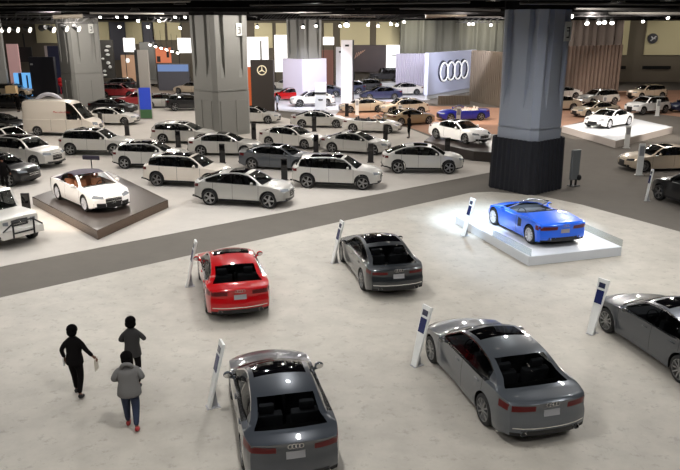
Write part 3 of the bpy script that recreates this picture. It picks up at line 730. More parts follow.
# pillars
def pillar(cx, cy, a, rot, m, lower=3.3, plate=True, label='', drape=None, n=2, platecol=None):
    root = empty('pillar', (cx, cy, 0), rot); tag(root, label, 'pillar')
    def sect(w, ch, notch):
        h = w / 2; pts = []
        for k_ in range(4):
            R_ = Matrix.Rotation(k_ * PI / 2, 2)
            loc = [(h - ch, -h)] if False else []
            seg = [(-h + ch, -h)]
            for q in range(n):
                c0 = -h + (q + .5 + (.0)) * w / n
                fw = .20
                seg += [(c0 - fw, -h), (c0 - fw * .75, -h + notch), (c0 + fw * .75, -h + notch), (c0 + fw, -h)]
            seg += [(h - ch, -h)]
            pts += [R_ @ Vector(p) for p in seg]
        return pts
    levels = [(lower, a, 0), (lower + .9, a, 0), (lower + 1.9, a, .20), (ROOFZ - .6, a * 1.02, .30), (ROOFZ, a * 1.02, .30)]
    bm = bmesh.new(); prev = None
    for (z, w, nt) in levels:
        cur = [bm.verts.new((p[0], p[1], z)) for p in sect(w, .28, nt)]
        if prev:
            for i in range(len(cur)): bm.faces.new((prev[i], prev[(i + 1) % len(cur)], cur[(i + 1) % len(cur)], cur[i]))
        prev = cur
    link('shaft', bm, m, root)
    bm = bmesh.new(); h = a * .51; ch = .3
    oc = lambda h, ch: [(-h + ch, -h), (h - ch, -h), (h, -h + ch), (h, h - ch), (h - ch, h), (-h + ch, h), (-h, h - ch), (-h, -h + ch)]
    prism(bm, oc(h, ch), 0, lower - .12); prism(bm, oc(h * .97, ch), lower - .12, lower - .04); prism(bm, oc(h * 1.005, ch), lower - .04, lower + .01)
    b_ = link('plinth', bm, m, root)
    # raised panels on the plinth
    bm = bmesh.new()
    for k_ in range(4):
        R4 = Matrix.Rotation(k_ * PI / 2, 4, 'Z')
        for sx in (-1, 1):
            box(bm, sx * h * .42 - h * .3, sx * h * .42 + h * .3, -h - .05, -h + .01, .25, lower - .75, M4=R4)
    link('panel', bm, m, b_)
    bm = bmesh.new(); prism(bm, oc(h * 1.02, ch), ROOFZ, 12); link('black_top', bm, blackm, root)
    if plate:
        for k_ in (0, 1, 2, 3):
            R4 = Matrix.Rotation(k_ * PI / 2, 4, 'Z')
            if k_ != plate - 1: continue
            h = a * .51
            bm = bmesh.new(); box(bm, .45, .95, -h - .06, -h - .0, ROOFZ - 1.45, ROOFZ - .55, M4=R4)
            s_ = link('number_plate', bm, mat('pillar_sign', (196, 196, 190), .5), root)
            bm = bmesh.new()
            box(bm, .58, .82, -h - .075, -h - .06, ROOFZ - .86, ROOFZ - .80, M4=R4); box(bm, .58, .82, -h - .075, -h - .06, ROOFZ - 1.0, ROOFZ - .95, M4=R4); box(bm, .58, .82, -h - .075, -h - .06, ROOFZ - 1.3, ROOFZ - 1.24, M4=R4)
            box(bm, .76, .82, -h - .075, -h - .06, ROOFZ - 1.3, ROOFZ - .8, M4=R4)
            link('marking', bm, M['plastic'], s_)
    return root
P1 = (9.55, 35.4); P2 = (-9.1, 54.6)
pillar(P1[0], P1[1], 2.42, math.radians(40), pillm2, 3.25, 1, 'big blue grey concrete pillar with black draped base behind blue roadster')
pillar(P2[0], P2[1], 3.2, math.radians(42), pillm, 3.4, 1, 'big grey fluted pillar rising beside the silver sedans and black star tower')
pillar(-27.0, 75.0, 3.3, math.radians(42), pillm, 3.4, 1, 'big grey fluted pillar behind the white cargo van')
pillar(-4.0, 81, 2.95, math.radians(42), pillm, 3.4, 0, 'grey fluted pillar wrapped in tall white cladding at its base')
pillar(-41.0, 84, 3.1, math.radians(42), pillm, 3.4, 0, 'grey fluted pillar cut by the left edge of the view')
0 and pillar(40.0, 92.0, 2.6, math.radians(42), mat('pillar_brown', (86, 78, 66), .8), 3.0, 0, 'dark brown pillar between the beige wall panels at right')
# black drape round the pillar base
def drape(cx, cy, a, rot, h, label):
    bm = bmesh.new(); pts = []
    hh = a / 2; ch = .3
    oc = [(-hh + ch, -hh), (hh - ch, -hh), (hh, -hh + ch), (hh, hh - ch), (hh - ch, hh), (-hh + ch, hh), (-hh, hh - ch), (-hh, -hh + ch)]
    for i in range(8):
        p = Vector(oc[i]); q = Vector(oc[(i + 1) % 8]); L = (q - p).length; nn = max(2, int(L / .06)); nrm = Vector(((q - p).y, -(q - p).x)).normalized()
        for s in range(nn):
            t = s / nn; pts.append(p + (q - p) * t + nrm * (.035 * math.sin(L * t / .06 * 1.3)))
    c, s_ = math.cos(rot), math.sin(rot)
    W_ = [(cx + p.x * c - p.y * s_, cy + p.x * s_ + p.y * c) for p in pts]; n = len(W_)
    A = [bm.verts.new((p[0], p[1], 0.02)) for p in W_]; B = [bm.verts.new((cx + (p[0] - cx) * .97, cy + (p[1] - cy) * .97, h)) for p in W_]
    A2 = [bm.verts.new((cx + (p[0] - cx) * .96, cy + (p[1] - cy) * .96, .02)) for p in W_]; B2 = [bm.verts.new((cx + (p[0] - cx) * .93, cy + (p[1] - cy) * .93, h)) for p in W_]
    for i in range(n):
        j = (i + 1) % n
        bm.faces.new((A[i], A[j], B[j], B[i])); bm.faces.new((B[i], B[j], B2[j], B2[i])); bm.faces.new((A2[j], A2[i], B2[i], B2[j]))
    o = link('black_drape', bm, mat('black_cloth', (16, 17, 24), .9), smooth=40); tag(o, label, 'drape')
drape(P1[0], P1[1], 2.84, math.radians(40), 2.65, 'black pleated cloth drape wrapped round the base of the blue grey pillar')

# ------------------------------------------------------------------ display platforms
def platform(name, corners, h, topm, sidem, label, inset=.05):
    bm = bmesh.new(); prism(bm, [(p.x, p.y) for p in corners], .02, h); 
    root = link(name, bm, sidem); tag(root, label, 'platform')
    c = sum(corners, Vector()) / len(corners)
    bm = bmesh.new(); prism(bm, [(c.x + (p.x - c.x) * .985, c.y + (p.y - c.y) * .985) for p in corners], h, h + .015); link('platform_top', bm, topm, root)
    return root
whitetop = mat('white_gloss_top', (235, 238, 242), .25); whiteside = mat('white_side', (205, 208, 212), .4)
n_ = g(529, 257, .35); l_ = g(456, 216, .35); r_ = g(622, 247, .35)
c4 = [n_, r_, r_ + (l_ - n_), l_]
platform('display_platform', c4, .35, whitetop, whiteside, 'low white lit platform carrying the bright blue roadster')
# low clear glass rail on the far right edge
bm = bmesh.new()
d1 = (c4[2] - c4[1]); nn = Vector((-d1.y, d1.x, 0)).normalized() * .01
p = c4[1]; q = c4[2]
prism(bm, [(p.x + nn.x, p.y + nn.y), (q.x + nn.x, q.y + nn.y), (q.x - nn.x, q.y - nn.y), (p.x - nn.x, p.y - nn.y)], .365, .62)
o = link('glass_rail', bm, M['clearglass']); tag(o, 'low clear glass rail along the right edge of the white roadster platform', 'rail')
bm = bmesh.new()
p = c4[0] + (c4[1] - c4[0]) * .02; q = c4[0] + (c4[3] - c4[0]) * .45; d1 = q - p; nn = Vector((-d1.y, d1.x, 0)).normalized() * .01
prism(bm, [(p.x + nn.x, p.y + nn.y), (q.x + nn.x, q.y + nn.y), (q.x - nn.x, q.y - nn.y), (p.x - nn.x, p.y - nn.y)], .365, .62)
o = link('glass_rail', bm, M['clearglass']); tag(o, 'low clear glass rail along the near left edge of the white roadster platform', 'rail')

n_ = g(97, 231, .38); l_ = g(32, 197, .38); r_ = g(168, 200, .38)
c5 = [n_, r_, g(108, 171, .38), l_]
darktop = mat('dark_gloss_top', (62, 54, 50), .3, spec=.8); bronze = mat('bronze_side', (96, 80, 68), .22, .6)
platform('display_platform', c5, .38, darktop, bronze, 'dark glossy bronze edged platform under the white soft top convertible')
n_ = g(616, 141, .5); l_ = g(562, 126, .5); r_ = g(673, 127, .5)
platform('display_platform', [n_, r_, g(622, 116, .5), l_], .5, whitetop, mat('pale_side', (190, 180, 172), .4), 'white platform under the white low coupe at far right')
n_ = g(503, 152, .6); l_ = g(425, 140, .6)
platform('display_platform', [g(474, 151.5, .6), g(508, 154, .6), g(520, 136, .6), g(440, 130, .6), g(424, 141, .6)], .6, darktop, mat('dark_brown_side', (50, 42, 38), .5), 'dark platform under the white coupe beside the draped pillar')

# ------------------------------------------------------------------ cars
SUVG = 'white and silver cars in the left hand lot'
# foreground
car('sedan', 'slate', 'L', 'mid grey sedan in foreground with red tail lights and sunroof, right of centre', (481, 422.5), (431.5, 363.5))
car('smallsedan', 'red', 'L', 'bright red sedan seen from behind on the pale floor', (207, 315), (199.5, 278))
car('sportback', 'darkgrey', 'L', 'dark grey fastback seen from behind, right of the red sedan', (361, 289), (342, 262.5))
car('a3', 'charcoal', 'L', 'grey sedan cut by the bottom edge, nearest to the camera', R=(243, 468), ang=103)
car('sedan', 'charcoal', 'L', 'dark grey sedan cut by the right edge in the foreground', (678, 383), (604.5, 332))
car('r8', 'blue', 'L', 'bright blue open roadster on the white lit platform', (529, 243.5), (493.4, 224.7), z=.365)
car('sconv', 'showwhite', 'R', 'white convertible with dark fabric roof and tan seats on the dark platform', (59, 200), (84.5, 211.5), z=.395)
car('lc', 'showwhite', 'L', 'white low sports coupe on the white platform at far right', (632, 125), (605.5, 129.5), z=.515)
car('coupe', 'showwhite', 'R', 'bright white coupe on the dark platform beside the black draped pillar', (434.5, 138.5), (466, 144.5), z=.615)
# lot
car('suvcoupe', 'silver', 'R', 'silver sloping roof SUV nearest the dark aisle, right of the white SUV', (209.6, 205.6), (269, 209))
car('suv', 'warmwhite', 'R', 'cream white SUV with roof rails behind the silver sloping roof SUV', R=(157, 186.6), ang=-10)
car('suv', 'lightsilver', 'R', 'silver white SUV at the aisle edge, right of the dark grey sedan', (306.5, 188.5), (363, 190.6))
car('suvcoupe', 'lightsilver', 'R', 'silver white sloping roof SUV at the right end of the lot', (395.6, 173.8), (451, 174.4))
car('hatch', 'lightsilver', 'R', 'small silver crossover behind the cream white SUV', R=(124.6, 169), ang=-3)
car('suv', 'lightsilver', 'R', 'silver SUV parked in front of the white cargo van', (71.5, 155.5), (113.5, 156))
car('bigsuv', 'lightsilver', 'R', 'large silver white SUV at left with its front facing the aisle', Fr=(35, 169.6), ang=-22)
car('bigsuv', 'white', 'R', 'white SUV cut by the left edge, directly behind the large silver SUV', Fr=(14, 156), ang=-22)
car('hatch', 'black', 'R', 'black SUV nose cut by the left edge beside the person in black', Fr=(10, 187), ang=-16)
car('msedan', 'black', 'R', 'black sedan with white reflections at the left edge, left of the van', Fr=(8, 134), ang=-20)
car('wagon', 'lightsilver', 'R', 'silver wagon with chrome roof rails left of the grey fluted pillar', (159.6, 143.5), (205, 144.5))
car('msedan', 'lightsilver', 'R', 'silver sedan directly in front of the grey fluted pillar', (202, 156), (243.6, 156.5))
car('msedan', 'slate', 'R', 'dark grey sedan among the silver cars, middle of the lot', (253.3, 169.6), (297, 172))
car('msedan', 'white', 'R', 'white sedan with black roof right of the fluted pillar base', (267.5, 146.5), (306, 149.8))
car('coupe', 'lightsilver', 'R', 'silver coupe at the back of the lot in front of the white cladding', (303, 128), (335, 128.2))
car('coupe', 'lightsilver', 'R', 'silver white coupe behind the two black posts, mid right of the lot', (331.8, 153), (373, 155.5))
car('cabrio', 'white', 'R', 'open white cabriolet with black seats at the back of the lot', (351, 132.5), (390, 134))
car('msedan', 'lightsilver', 'R', 'silver sedan half hidden behind the right side of the fluted pillar', Fr=(268, 124), ang=-8)
car('msedan', 'white', 'R', 'white sedan parked behind the silver SUV, right of the van', Fr=(125, 125.5), ang=-5)
car('van', 'warmwhite', 'R', 'tall white cargo van with red lettering at left', R=(38, 136), ang=-6, name='van', cat='van')
car('gwag', 'white', 'R', 'boxy white off road wagon with bull bar cut by the left edge', Fr=(-10, 249), ang=-34)
# behind
car('msedan', 'black', 'R', 'black sedan with red tail light right of the van pillar', (95, 113.5), (124, 114.5))
car('rsuv', 'darkred', 'R', 'dark red SUV behind the black sedan, nearest the pillar', (105, 98.5), (130, 98.5))
car('rsedan', 'darkred', 'L', 'dark red sedan partly hidden by the tall blue banner', (148, 106), (126, 106.5))
car('rsedan', 'silver', 'R', 'small silver sedan with red tail light right of the blue banner', (159, 108), (172, 108.5), ang=10)
car('rsuv', 'black', 'R', 'black SUV with red tail light left of the grey fluted pillar', (180, 111.5), (200, 110.5))
car('rsuv', 'cream' if 'cream' in M and False else 'showwhite', 'L', 'small far white SUV behind the dark red cars', (163, 87), (151, 86.5))
car('rsuv', 'black', 'L', 'far black car right of the small far white SUV', (180, 85.5), (166, 85.5))
car('rsuv', 'darkgrey', 'L', 'dark car parked beyond the dark red SUV, beside the pillar', (124, 91), (108, 91))
car('rsedan', 'beige', 'L', 'small beige car beyond the black SUV, left of the fluted pillar', (196, 94), (183, 93.5))
0 and car('rsuv', 'showwhite', 'L', 'small white car under the orange lit display', (192, 88), (178, 87))
car('rsedan', 'black', 'R', 'black car at the far left edge behind the van', (2, 109), (20, 109))
car('rsuv', 'beige', 'R', 'beige vehicle at the far left edge below the blue screen', (3, 98), (18, 98))
# audi stand
car('rsuvc', 'white', 'L', 'white hatchback on the bright white floor left of the white tower', (326, 106), (300.5, 108))
car('rcoupe', 'red', 'L', 'bright red car behind the white hatchback', (301, 100), (279, 101.5))
car('rsedan', 'white', 'L', 'white sedan beyond the bright red car', (292, 90.5), (276, 90))
car('rcoupe', 'indigo', 'L', 'dark coupe between the red car and the white cladding', (334, 97), (314, 97))
car('rsuv', 'indigo', 'L', 'dark blue SUV right of the white clad pillar', (356, 94.5), (338, 94.5))
car('gwag', 'black', 'L', 'black boxy off road vehicle below the dark picture wall', Fr=(375, 82.5), ang=184, z=.72)
car('rsuv', 'black', 'L', 'black SUV right of the white tower', Fr=(353, 92.5), ang=186)
car('rsedan', 'indigo', 'L', 'dark blue sedan behind the gold coupe', (392, 99.5), (372, 100.5))
car('rsedan', 'white', 'L', 'white sedan in front of the pale pleated wall', (416, 95), (394, 95.5))
# brown carpet stand
car('rcoupe', 'beige', 'L', 'gold coupe with a white nose on the brown carpet', (378, 112), (350, 114))
car('rsuvc', 'beige', 'L', 'gold crossover with sloping roof right of the gold coupe', (421.8, 114.5), (390, 117.5))
car('rcoupe', 'bronze', 'R', 'low tan car behind the white cabriolet, partly hidden', (402, 126.5), (428, 124.5))
TYPES['bluecab'] = derive(CABRIO, interior='cream', tub='cream', grille=(.30, .66, 18)); TYPES['bluecab'].pop('star', None)
car('bluecab', 'navy', 'L', 'deep blue open cabriolet with white seats on the brown carpet', (481.5, 118.5), (449, 124))
# right stand
car('rsuv', 'silver', 'L', 'silver SUV on brown carpet in front of the brown curtain', Fr=(592, 106), ang=200)
car('rcoupe', 'beige', 'L', 'pale low coupe behind the white sports coupe on the platform', Fr=(588, 118), ang=200)
car('rsuv', 'showwhite', 'L', 'white SUV with black grille at far right behind the platform', Fr=(643, 115), ang=205)
car('rsuv', 'beige', 'L', 'beige SUV furthest back at far right near the dark wall', Fr=(641, 100), ang=198)
car('rcoupe', 'indigo', 'L', 'dark blue car cut by the right edge behind the platform', Fr=(683, 113), ang=195)
car('rsedan', 'beige', 'L', 'beige car peeking out right of the blue grey pillar', Fr=(545, 111), ang=188)
car('rcoupe', 'white', 'L', 'white car peeking out high right of the blue grey pillar', Fr=(552, 99), ang=188)
0 and car('rsuv', 'black', 'L', 'small black car between the silver SUV and the beige SUV', Fr=(626, 97), ang=205)
car('rsedan', 'beige', 'L', 'beige sedan facing left at the right edge above the dark hatchback', Fr=(643.4, 172.5), ang=186)
car('suv', 'black', 'L', 'black hatchback with red tail light cut by the right edge', Fr=(657.5, 200), ang=104)

# ------------------------------------------------------------------ info stands
whitepost = mat('white_post', (226, 226, 222), .4); blackpost = mat('black_post', (26, 24, 24), .5); screen = mat('blue_screen', (30, 36, 74), .25, emit=(40, 50, 110), estr=.12)
def info_stand(px, py, ang, h=1.55, lean=.24, roll=0, label='', z=0, w=.34):
    """tall slim board, foot at a pixel, leaning back; face normal towards ang"""
    p = g(px, py, z); root = empty('information_stand', (p.x, p.y, z), math.radians(ang)); tag(root, label, 'information stand', 'white leaning information stands')
    T = Matrix.Rotation(-lean, 4, 'Y')
    bm = bmesh.new()
    vs = [(-.03, -w * .28, 0), (.03, -w * .28, 0), (.03, w * .28, 0), (-.03, w * .28, 0), (-.03, -w / 2, h), (.03, -w / 2, h), (.03, w / 2, h), (-.03, w / 2, h)]
    V = [bm.verts.new(T @ Vector(v)) for v in vs]
    for f in ((3, 2, 1, 0), (4, 5, 6, 7), (0, 1, 5, 4), (2, 3, 7, 6), (1, 2, 6, 5), (3, 0, 4, 7)): bm.faces.new([V[i] for i in f])
    bevel(bm, .012, 2); link('board', bm, whitepost, root)
    bm = bmesh.new(); ww = w * .33
    box(bm, .031, .042, -ww, ww, h * .56, h * .80, M4=T); link('screen', bm, screen, root)
    bm = bmesh.new(); box(bm, .031, .042, -ww * .85, ww * .85, h * .84, h * .93, M4=T); link('marking', bm, M['indigo'], root)
    bm = bmesh.new()      # triangular foot behind the board
    a = T @ Vector((-.03, 0, h * .33)); A = [bm.verts.new(v) for v in ((-.04, -.02, .0), (-.04, .02, .0), (a.x, .02, a.z), (a.x, -.02, a.z), (-.20, -.02, .0), (-.20, .02, .0))]
    for f in ((0, 3, 4), (1, 5, 2), (0, 1, 2, 3), (3, 2, 5, 4), (0, 4, 5, 1)): bm.faces.new([A[i] for i in f])
    bmesh.ops.recalc_face_normals(bm, faces=bm.faces[:]); link('foot', bm, M['plate'], root)
    bm = bmesh.new(); box(bm, -.24, .06, -w * .3, w * .3, 0, .012); link('base_plate', bm, M['plate'], root)
info_stand(187, 286.5, 198, label='white leaning information stand left of the red sedan', z=.012)
info_stand(332.5, 263, 200, label='white leaning information stand left of the dark grey fastback', z=.012)
info_stand(414, 366, 212, label='white leaning information stand with blue screen left of the mid grey sedan', z=.012)
info_stand(209, 407.5, 203, label='white leaning information stand left of the grey sedan at the bottom edge', z=.012)
info_stand(590, 334, 214, label='white leaning information stand at right before the dark grey sedan', z=.012)
info_stand(463, 236, 200, label='white leaning information stand at the left corner of the white platform', z=.012)
info_stand(645.5, 201, 184, lean=.10, w=.2,  label='grey slim leaning stand beside the black hatchback at right')

def post(px, py, h, m, label, group, w=.34, t=.10, ang=-90, name='sign_post', z=0.012):
    p = g(px, py, z); root = empty(name, (p.x, p.y, z), math.radians(ang)); tag(root, label, 'sign post', group)
    bm = bmesh.new(); box(bm, -t / 2, t / 2, -w / 2, w / 2, 0.02, h); bevel(bm, .015, 2); link('column', bm, m, root)
    bm = bmesh.new(); box(bm, -t * 1.2, t * 1.2, -w * .65, w * .65, 0, .025); link('base_plate', bm, m, root)
    bm = bmesh.new(); box(bm, t / 2, t / 2 + .008, -w * .38, w * .38, h * .62, h * .93); link('information_panel', bm, M['blackglass'] if m is blackpost else M['plate'], root)
for px, py, lab in [(28, 219, 'black post beside the boxy white wagon'), (222.6, 163, 'black post in front of the silver sedan by the pillar'), (284.5, 180, 'black post left of the silver white SUV at the aisle'),
    (254, 139.5, 'black post at the right corner of the fluted pillar'), (207.5, 129, 'black post in front of the left face of the fluted pillar'), (178.5, 147.5, 'black post in front of the silver wagon'), (127.5, 135.5, 'black post right of the white cargo van'),
    (314.3, 131.5, 'black post in front of the silver coupe at the back'), (316, 152.5, 'black post right of the white sedan with black roof'), (370.6, 162.5, 'black post in front of the silver white coupe, left of the sloping SUV'),
    (385.3, 140.5, 'black post behind the right end sloping roof SUV'), (346.8, 116.5, 'black post in front of the gold coupe'), (447, 156, 'black post beside the white coupe on the dark platform'),
    (394, 119.8, 'black post in front of the gold crossover'), (101, 127, 'black post in front of the white sedan behind the van')]:
    post(px, py, 1.18 if px != 28 else 1.15, blackpost, lab, 'black posts in the car lot')
for px, py, h, lab in [(357, 115, 1.45, 'white post beside the gold coupe'), (400, 120, 1.3, 'white post in front of the gold crossover'), (458, 127, 1.6, 'white post in front of the blue cabriolet'), (638.8, 175, 1.75, 'white post in front of the beige sedan at right'),
    (626.3, 148, 1.5, 'pale post at the near corner of the right platform'), (604, 108.5, 1.2, 'white post in front of the silver SUV at right'), (657, 116, 1.5, 'white post in front of the white SUV at far right')]:
    post(px, py, h, whitepost, lab, 'white posts on the brown carpet', w=.34)

# ------------------------------------------------------------------ stands, towers, screens in the background
def block(name, px0, px1, ytop, ybot, m, label, cat, D=None, th=.4, rz=0, zb=None, group=None):
    """upright box whose front stands at a floor line or at distance D; height from the picture"""
    if D is None: D = g((px0 + px1) / 2, ybot).y
    a = at(px0, ybot, D); b = at(px1, ytop, D); cx = (a.x + b.x) / 2; w = (b.x - a.x) / math.cos(rz) if rz else b.x - a.x
    zb_ = max(.02, a.z) if zb is None else zb
    root = empty(name, (cx, D, zb_), rz); tag(root, label, cat, group)
    bm = bmesh.new(); box(bm, -w / 2, w / 2, 0, th, 0, b.z - zb_); bevel(bm, .02, 1); link('panel', bm, m, root)
    root['w'] = w; root['h'] = b.z - zb_
    return root
def face(root, nm, x0, x1, z0, z1, m, y=-.03, yy=.02, bev=0):
    w, h = root['w'], root['h']; bm = bmesh.new(); box(bm, -w / 2 + w * x0, -w / 2 + w * x1, y, yy, h * z0, h * z1); return link(nm, bm, m, root)
def pale_items(t, n):
    w, h = t['w'], t['h']
    for q in range(n):
        bm = bmesh.new(); ellipsoid(bm, (random.uniform(-.32, .32) * w, -.12, h * (.08 + .86 * q / n)), random.uniform(.2, .42), .18, random.uniform(.12, .3), 10, 6); link('pale_item', bm, whitepost, t, smooth=60)
glow = mat('lit_screen', (235, 235, 235), .4, emit=(255, 252, 248), estr=1.0)
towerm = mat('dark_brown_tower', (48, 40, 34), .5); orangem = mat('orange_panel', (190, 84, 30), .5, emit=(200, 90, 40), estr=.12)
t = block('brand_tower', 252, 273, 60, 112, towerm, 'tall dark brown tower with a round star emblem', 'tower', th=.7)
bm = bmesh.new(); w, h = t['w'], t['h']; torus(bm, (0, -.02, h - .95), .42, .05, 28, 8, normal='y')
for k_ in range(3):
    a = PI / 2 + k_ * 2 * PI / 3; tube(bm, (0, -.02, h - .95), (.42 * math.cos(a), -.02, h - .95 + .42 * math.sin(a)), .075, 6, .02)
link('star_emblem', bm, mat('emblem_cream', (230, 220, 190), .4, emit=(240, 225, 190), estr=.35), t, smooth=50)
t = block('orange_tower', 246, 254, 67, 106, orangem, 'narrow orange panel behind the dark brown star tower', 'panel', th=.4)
for (x0, x1, y0, y1, D, lab) in [(247, 268, 37, 72, 97, 'large bright white screen left above the star tower'), (275, 289, 35, 72, 96, 'bright white screen left of the clad pillar'), (178, 192, 38, 53, 96, 'bright white screen left of the fluted pillar'),
                                 (124, 134, 38, 52, 97, 'small upright white screen above the beige tower'), (323, 334, 37, 45, 97, 'small bright white screen right of the clad pillar'), (386, 400, 45, 70, 104.6, 'bright white wall screen with small grey mark')]:
    t = block('lit_screen', x0, x1, y0, y1, glow, lab, 'screen', D=D, th=.25)
    bm = bmesh.new(); w, h = t['w'], t['h']
    for x in (-w / 2 + .06, w / 2 - .06): box(bm, x - .04, x + .04, .26, .34, -t.location.z + .02, h)
    link('stand_pole', bm, M['plastic'], t)
    if x0 == 247: face(t, 'picture', .62, .70, .25, .9, M['rim'])
    if x0 == 386: face(t, 'marking', .4, .75, .55, .62, M['rim'])
t = block('beige_tower', 123, 137, 55, 84, mat('beige_tower', (190, 150, 120), .5, emit=(200, 160, 130), estr=.35), 'beige tower panel with a round light emblem', 'tower', th=.5)  # emission added to the beige so the panel looks lit
bm = bmesh.new(); w, h = t['w'], t['h']; ellipsoid(bm, (-w * .1, -.05, h - .75), .33, .06, .33); link('round_light', bm, glow, t, smooth=60)
t = block('banner_tower', 139.5, 147, 50, 119, mat('tower_grey', (150, 145, 138), .5), 'tall slim tower with grey top and blue and green lower graphic', 'tower', th=.35)
face(t, 'dark_edge', 0, .22, .45, 1, M['plastic']); face(t, 'blue_graphic', .12, 1, .14, .46, mat('blue_graphic', (40, 70, 190), .4, emit=(50, 80, 210), estr=.15)); face(t, 'green_graphic', .12, 1, .01, .14, mat('green_graphic', (70, 110, 70), .5))
# white cladding round the far pillar
bm = bmesh.new(); c = at(307, 95, 79.5); R = Matrix.Rotation(math.radians(42), 3, 'Z')
hh = 1.75; ch = .08; zt_ = at(307, 59, 79.5).z
prism(bm, [((R @ Vector((x, y, 0))).x - 4.0, (R @ Vector((x, y, 0))).y + 81) for x, y in ((-hh, -hh), (hh, -hh), (hh, hh), (-hh, hh))], .02, zt_)
o = link('pillar_cladding', bm, mat('white_cladding', (214, 208, 226), .5)); tag(o, 'tall square white cladding box around the far fluted pillar', 'cladding')
# white towers
t = block('brand_tower', 341, 352.5, 40, 104, mat('white_tower', (226, 222, 226), .5), 'tall white tower with small dark mark at its top', 'tower', th=.5)
face(t, 'marking', .35, .7, .90, .93, M['plastic']); face(t, 'dark_edge', 1, 1.14, 0, 1, M['rimdark'], y=.0, yy=.4)
t = block('brand_tower', 336, 342, 47, 95, mat('white_tower_b', (214, 212, 216), .5), 'shorter white tower just left behind the tall white tower', 'tower', th=.4)
face(t, 'marking', .5, .9, .88, .92, M['plastic'])
t = block('picture_wall', 352, 386, 45, 72, mat('dark_picture', (54, 36, 34), .4, noise=(.5, .5)), 'dark brown picture wall behind the black boxy vehicle', 'picture wall', D=105, th=.4)
bm = bmesh.new(); w, h = t['w'], t['h']
for k_ in range(5):
    tube(bm, (-w * .42 + k_ * .28, -.04, h * .5 + k_ * .22), (-w * .36 + k_ * .3, -.04, h * .72 + .1 * k_), .05, 6)
link('pale_picture_shape', bm, mat('pale_shape', (190, 150, 130), .5), t)
face(t, 'leg', .05, .09, -t.location.z / h + .005, 0, M['plastic'], y=.1, yy=.3); face(t, 'leg', .9, .94, -t.location.z / h + .005, 0, M['plastic'], y=.1, yy=.3)
c = g(384, 82.5, .72); bm = bmesh.new(); box(bm, c.x - 2.9, c.x + 2.9, c.y - .5, c.y + 2.6, .02, .705); bevel(bm, .03, 1); o = link('display_plinth', bm, whiteside); tag(o, 'long white plinth below the black boxy vehicle', 'plinth')
# sign with four rings
wallw = mat('sign_white', (196, 202, 228), .5)
a = at(396, 60, 88); b = at(427, 60, 88)
pleated('pale_ribbed_wall', a.x, b.x, 88, .02, at(400, 53.5, 88).z, mat('ribbed_white', (192, 188, 204), .6), 16, .05, 'pale ribbed wall left of the four ring sign', 'wall panel')
A_ = at(427.5, 95.5, 80.0); B_ = at(474.5, 90, 91); dv = B_ - A_; rz = math.atan2(dv.y, dv.x); wS = math.hypot(dv.x, dv.y)
ztop = at(427, 53, 80).z; zbot = max(.1, at(427.5, 95.5, 80).z)
root = empty('ring_sign', (A_.x, A_.y, zbot), rz); tag(root, 'large white sign wall with four interlocked rings', 'sign')
bm = bmesh.new(); box(bm, 0, wS, 0, .5, 0, ztop - zbot); bevel(bm, .02, 1); link('panel', bm, wallw, root)
bm = bmesh.new(); box(bm, .1, wS - .1, .15, .35, -zbot + .02, .05); link('support', bm, whiteside, root)
hS = ztop - zbot
for k_ in range(4):
    cx = wS * .5 + (k_ - 1.5) * 1.9; bm = bmesh.new(); torus(bm, (cx, -.14, hS * .52), 1.02, .10, 32, 8, normal='y'); rg = link('ring', bm, mat('ring_white_%d' % k_, (240, 240, 245), .3, emit=(255, 255, 255), estr=.5), root, smooth=60)
    bm = bmesh.new(); torus(bm, (cx - .12, -.02, hS * .52 + .08), 1.06, .15, 32, 8, normal='y'); link('ring_backing', bm, mat('ring_dark_%d' % k_, (40, 44, 60), .5), rg, smooth=60)
# slatted fence right of and below the sign
fm = mat('fence_wood', (122, 110, 96), .8)
def slat_fence(pA, pB, h, label, n):
    d = pB - pA; root = empty('slatted_screen', (pA.x, pA.y, 0), math.atan2(d.y, d.x)); L = math.hypot(d.x, d.y); tag(root, label, 'screen wall')
    bm = bmesh.new()
    for i in range(n): box(bm, L * i / n + .02, L * (i + .68) / n, -.14, 0, .03, h)
    link('slats', bm, fm, root)
    bm = bmesh.new(); box(bm, 0, L, 0, .08, .02, h - .02); link('backing', bm, mat('fence_back_%d' % n, (70, 62, 54), .9), root)
slat_fence(g(470, 101), g(503, 107.5), at(486, 51, g(486, 104).y).z, 'tall brown slatted screen between ring sign and blue grey pillar', 18)
slat_fence(g(438, 105) , g(470, 104.4), .95, 'low brown slatted screen below the four ring sign', 20)
# brown curtain right of the pillar
pA = g(560, 97); pB = g(618, 92)
pleated('brown_curtain', pA.x, pB.x, pA.y, .02, at(600, 45, 88).z, mat('brown_cloth', (142, 124, 112), .85), 15, .16, 'tall brown pleated curtain right of the blue grey pillar', 'curtain', D2=pB.y)
# round wall sign
c = at(653, 38.5, 106.2); bm = bmesh.new(); tube(bm, (c.x, 106.15, c.z), (c.x, 106.5, c.z), .72, 28); o = link('round_wall_sign', bm, mat('round_sign_dark', (48, 48, 58), .5)); tag(o, 'round dark sign with white mark on the beige wall', 'sign')
bm = bmesh.new()
tube(bm, (c.x - .35, 106.1, c.z - .32), (c.x + .38, 106.1, c.z + .30), .09, 6); tube(bm, (c.x - .05, 106.1, c.z - .02), (c.x - .30, 106.1, c.z + .28), .09, 6); tube(bm, (c.x + .02, 106.1, c.z + .05), (c.x + .30, 106.1, c.z - .05), .07, 6)
link('white_mark', bm, mat('mark_white', (235, 235, 240), .5), o)
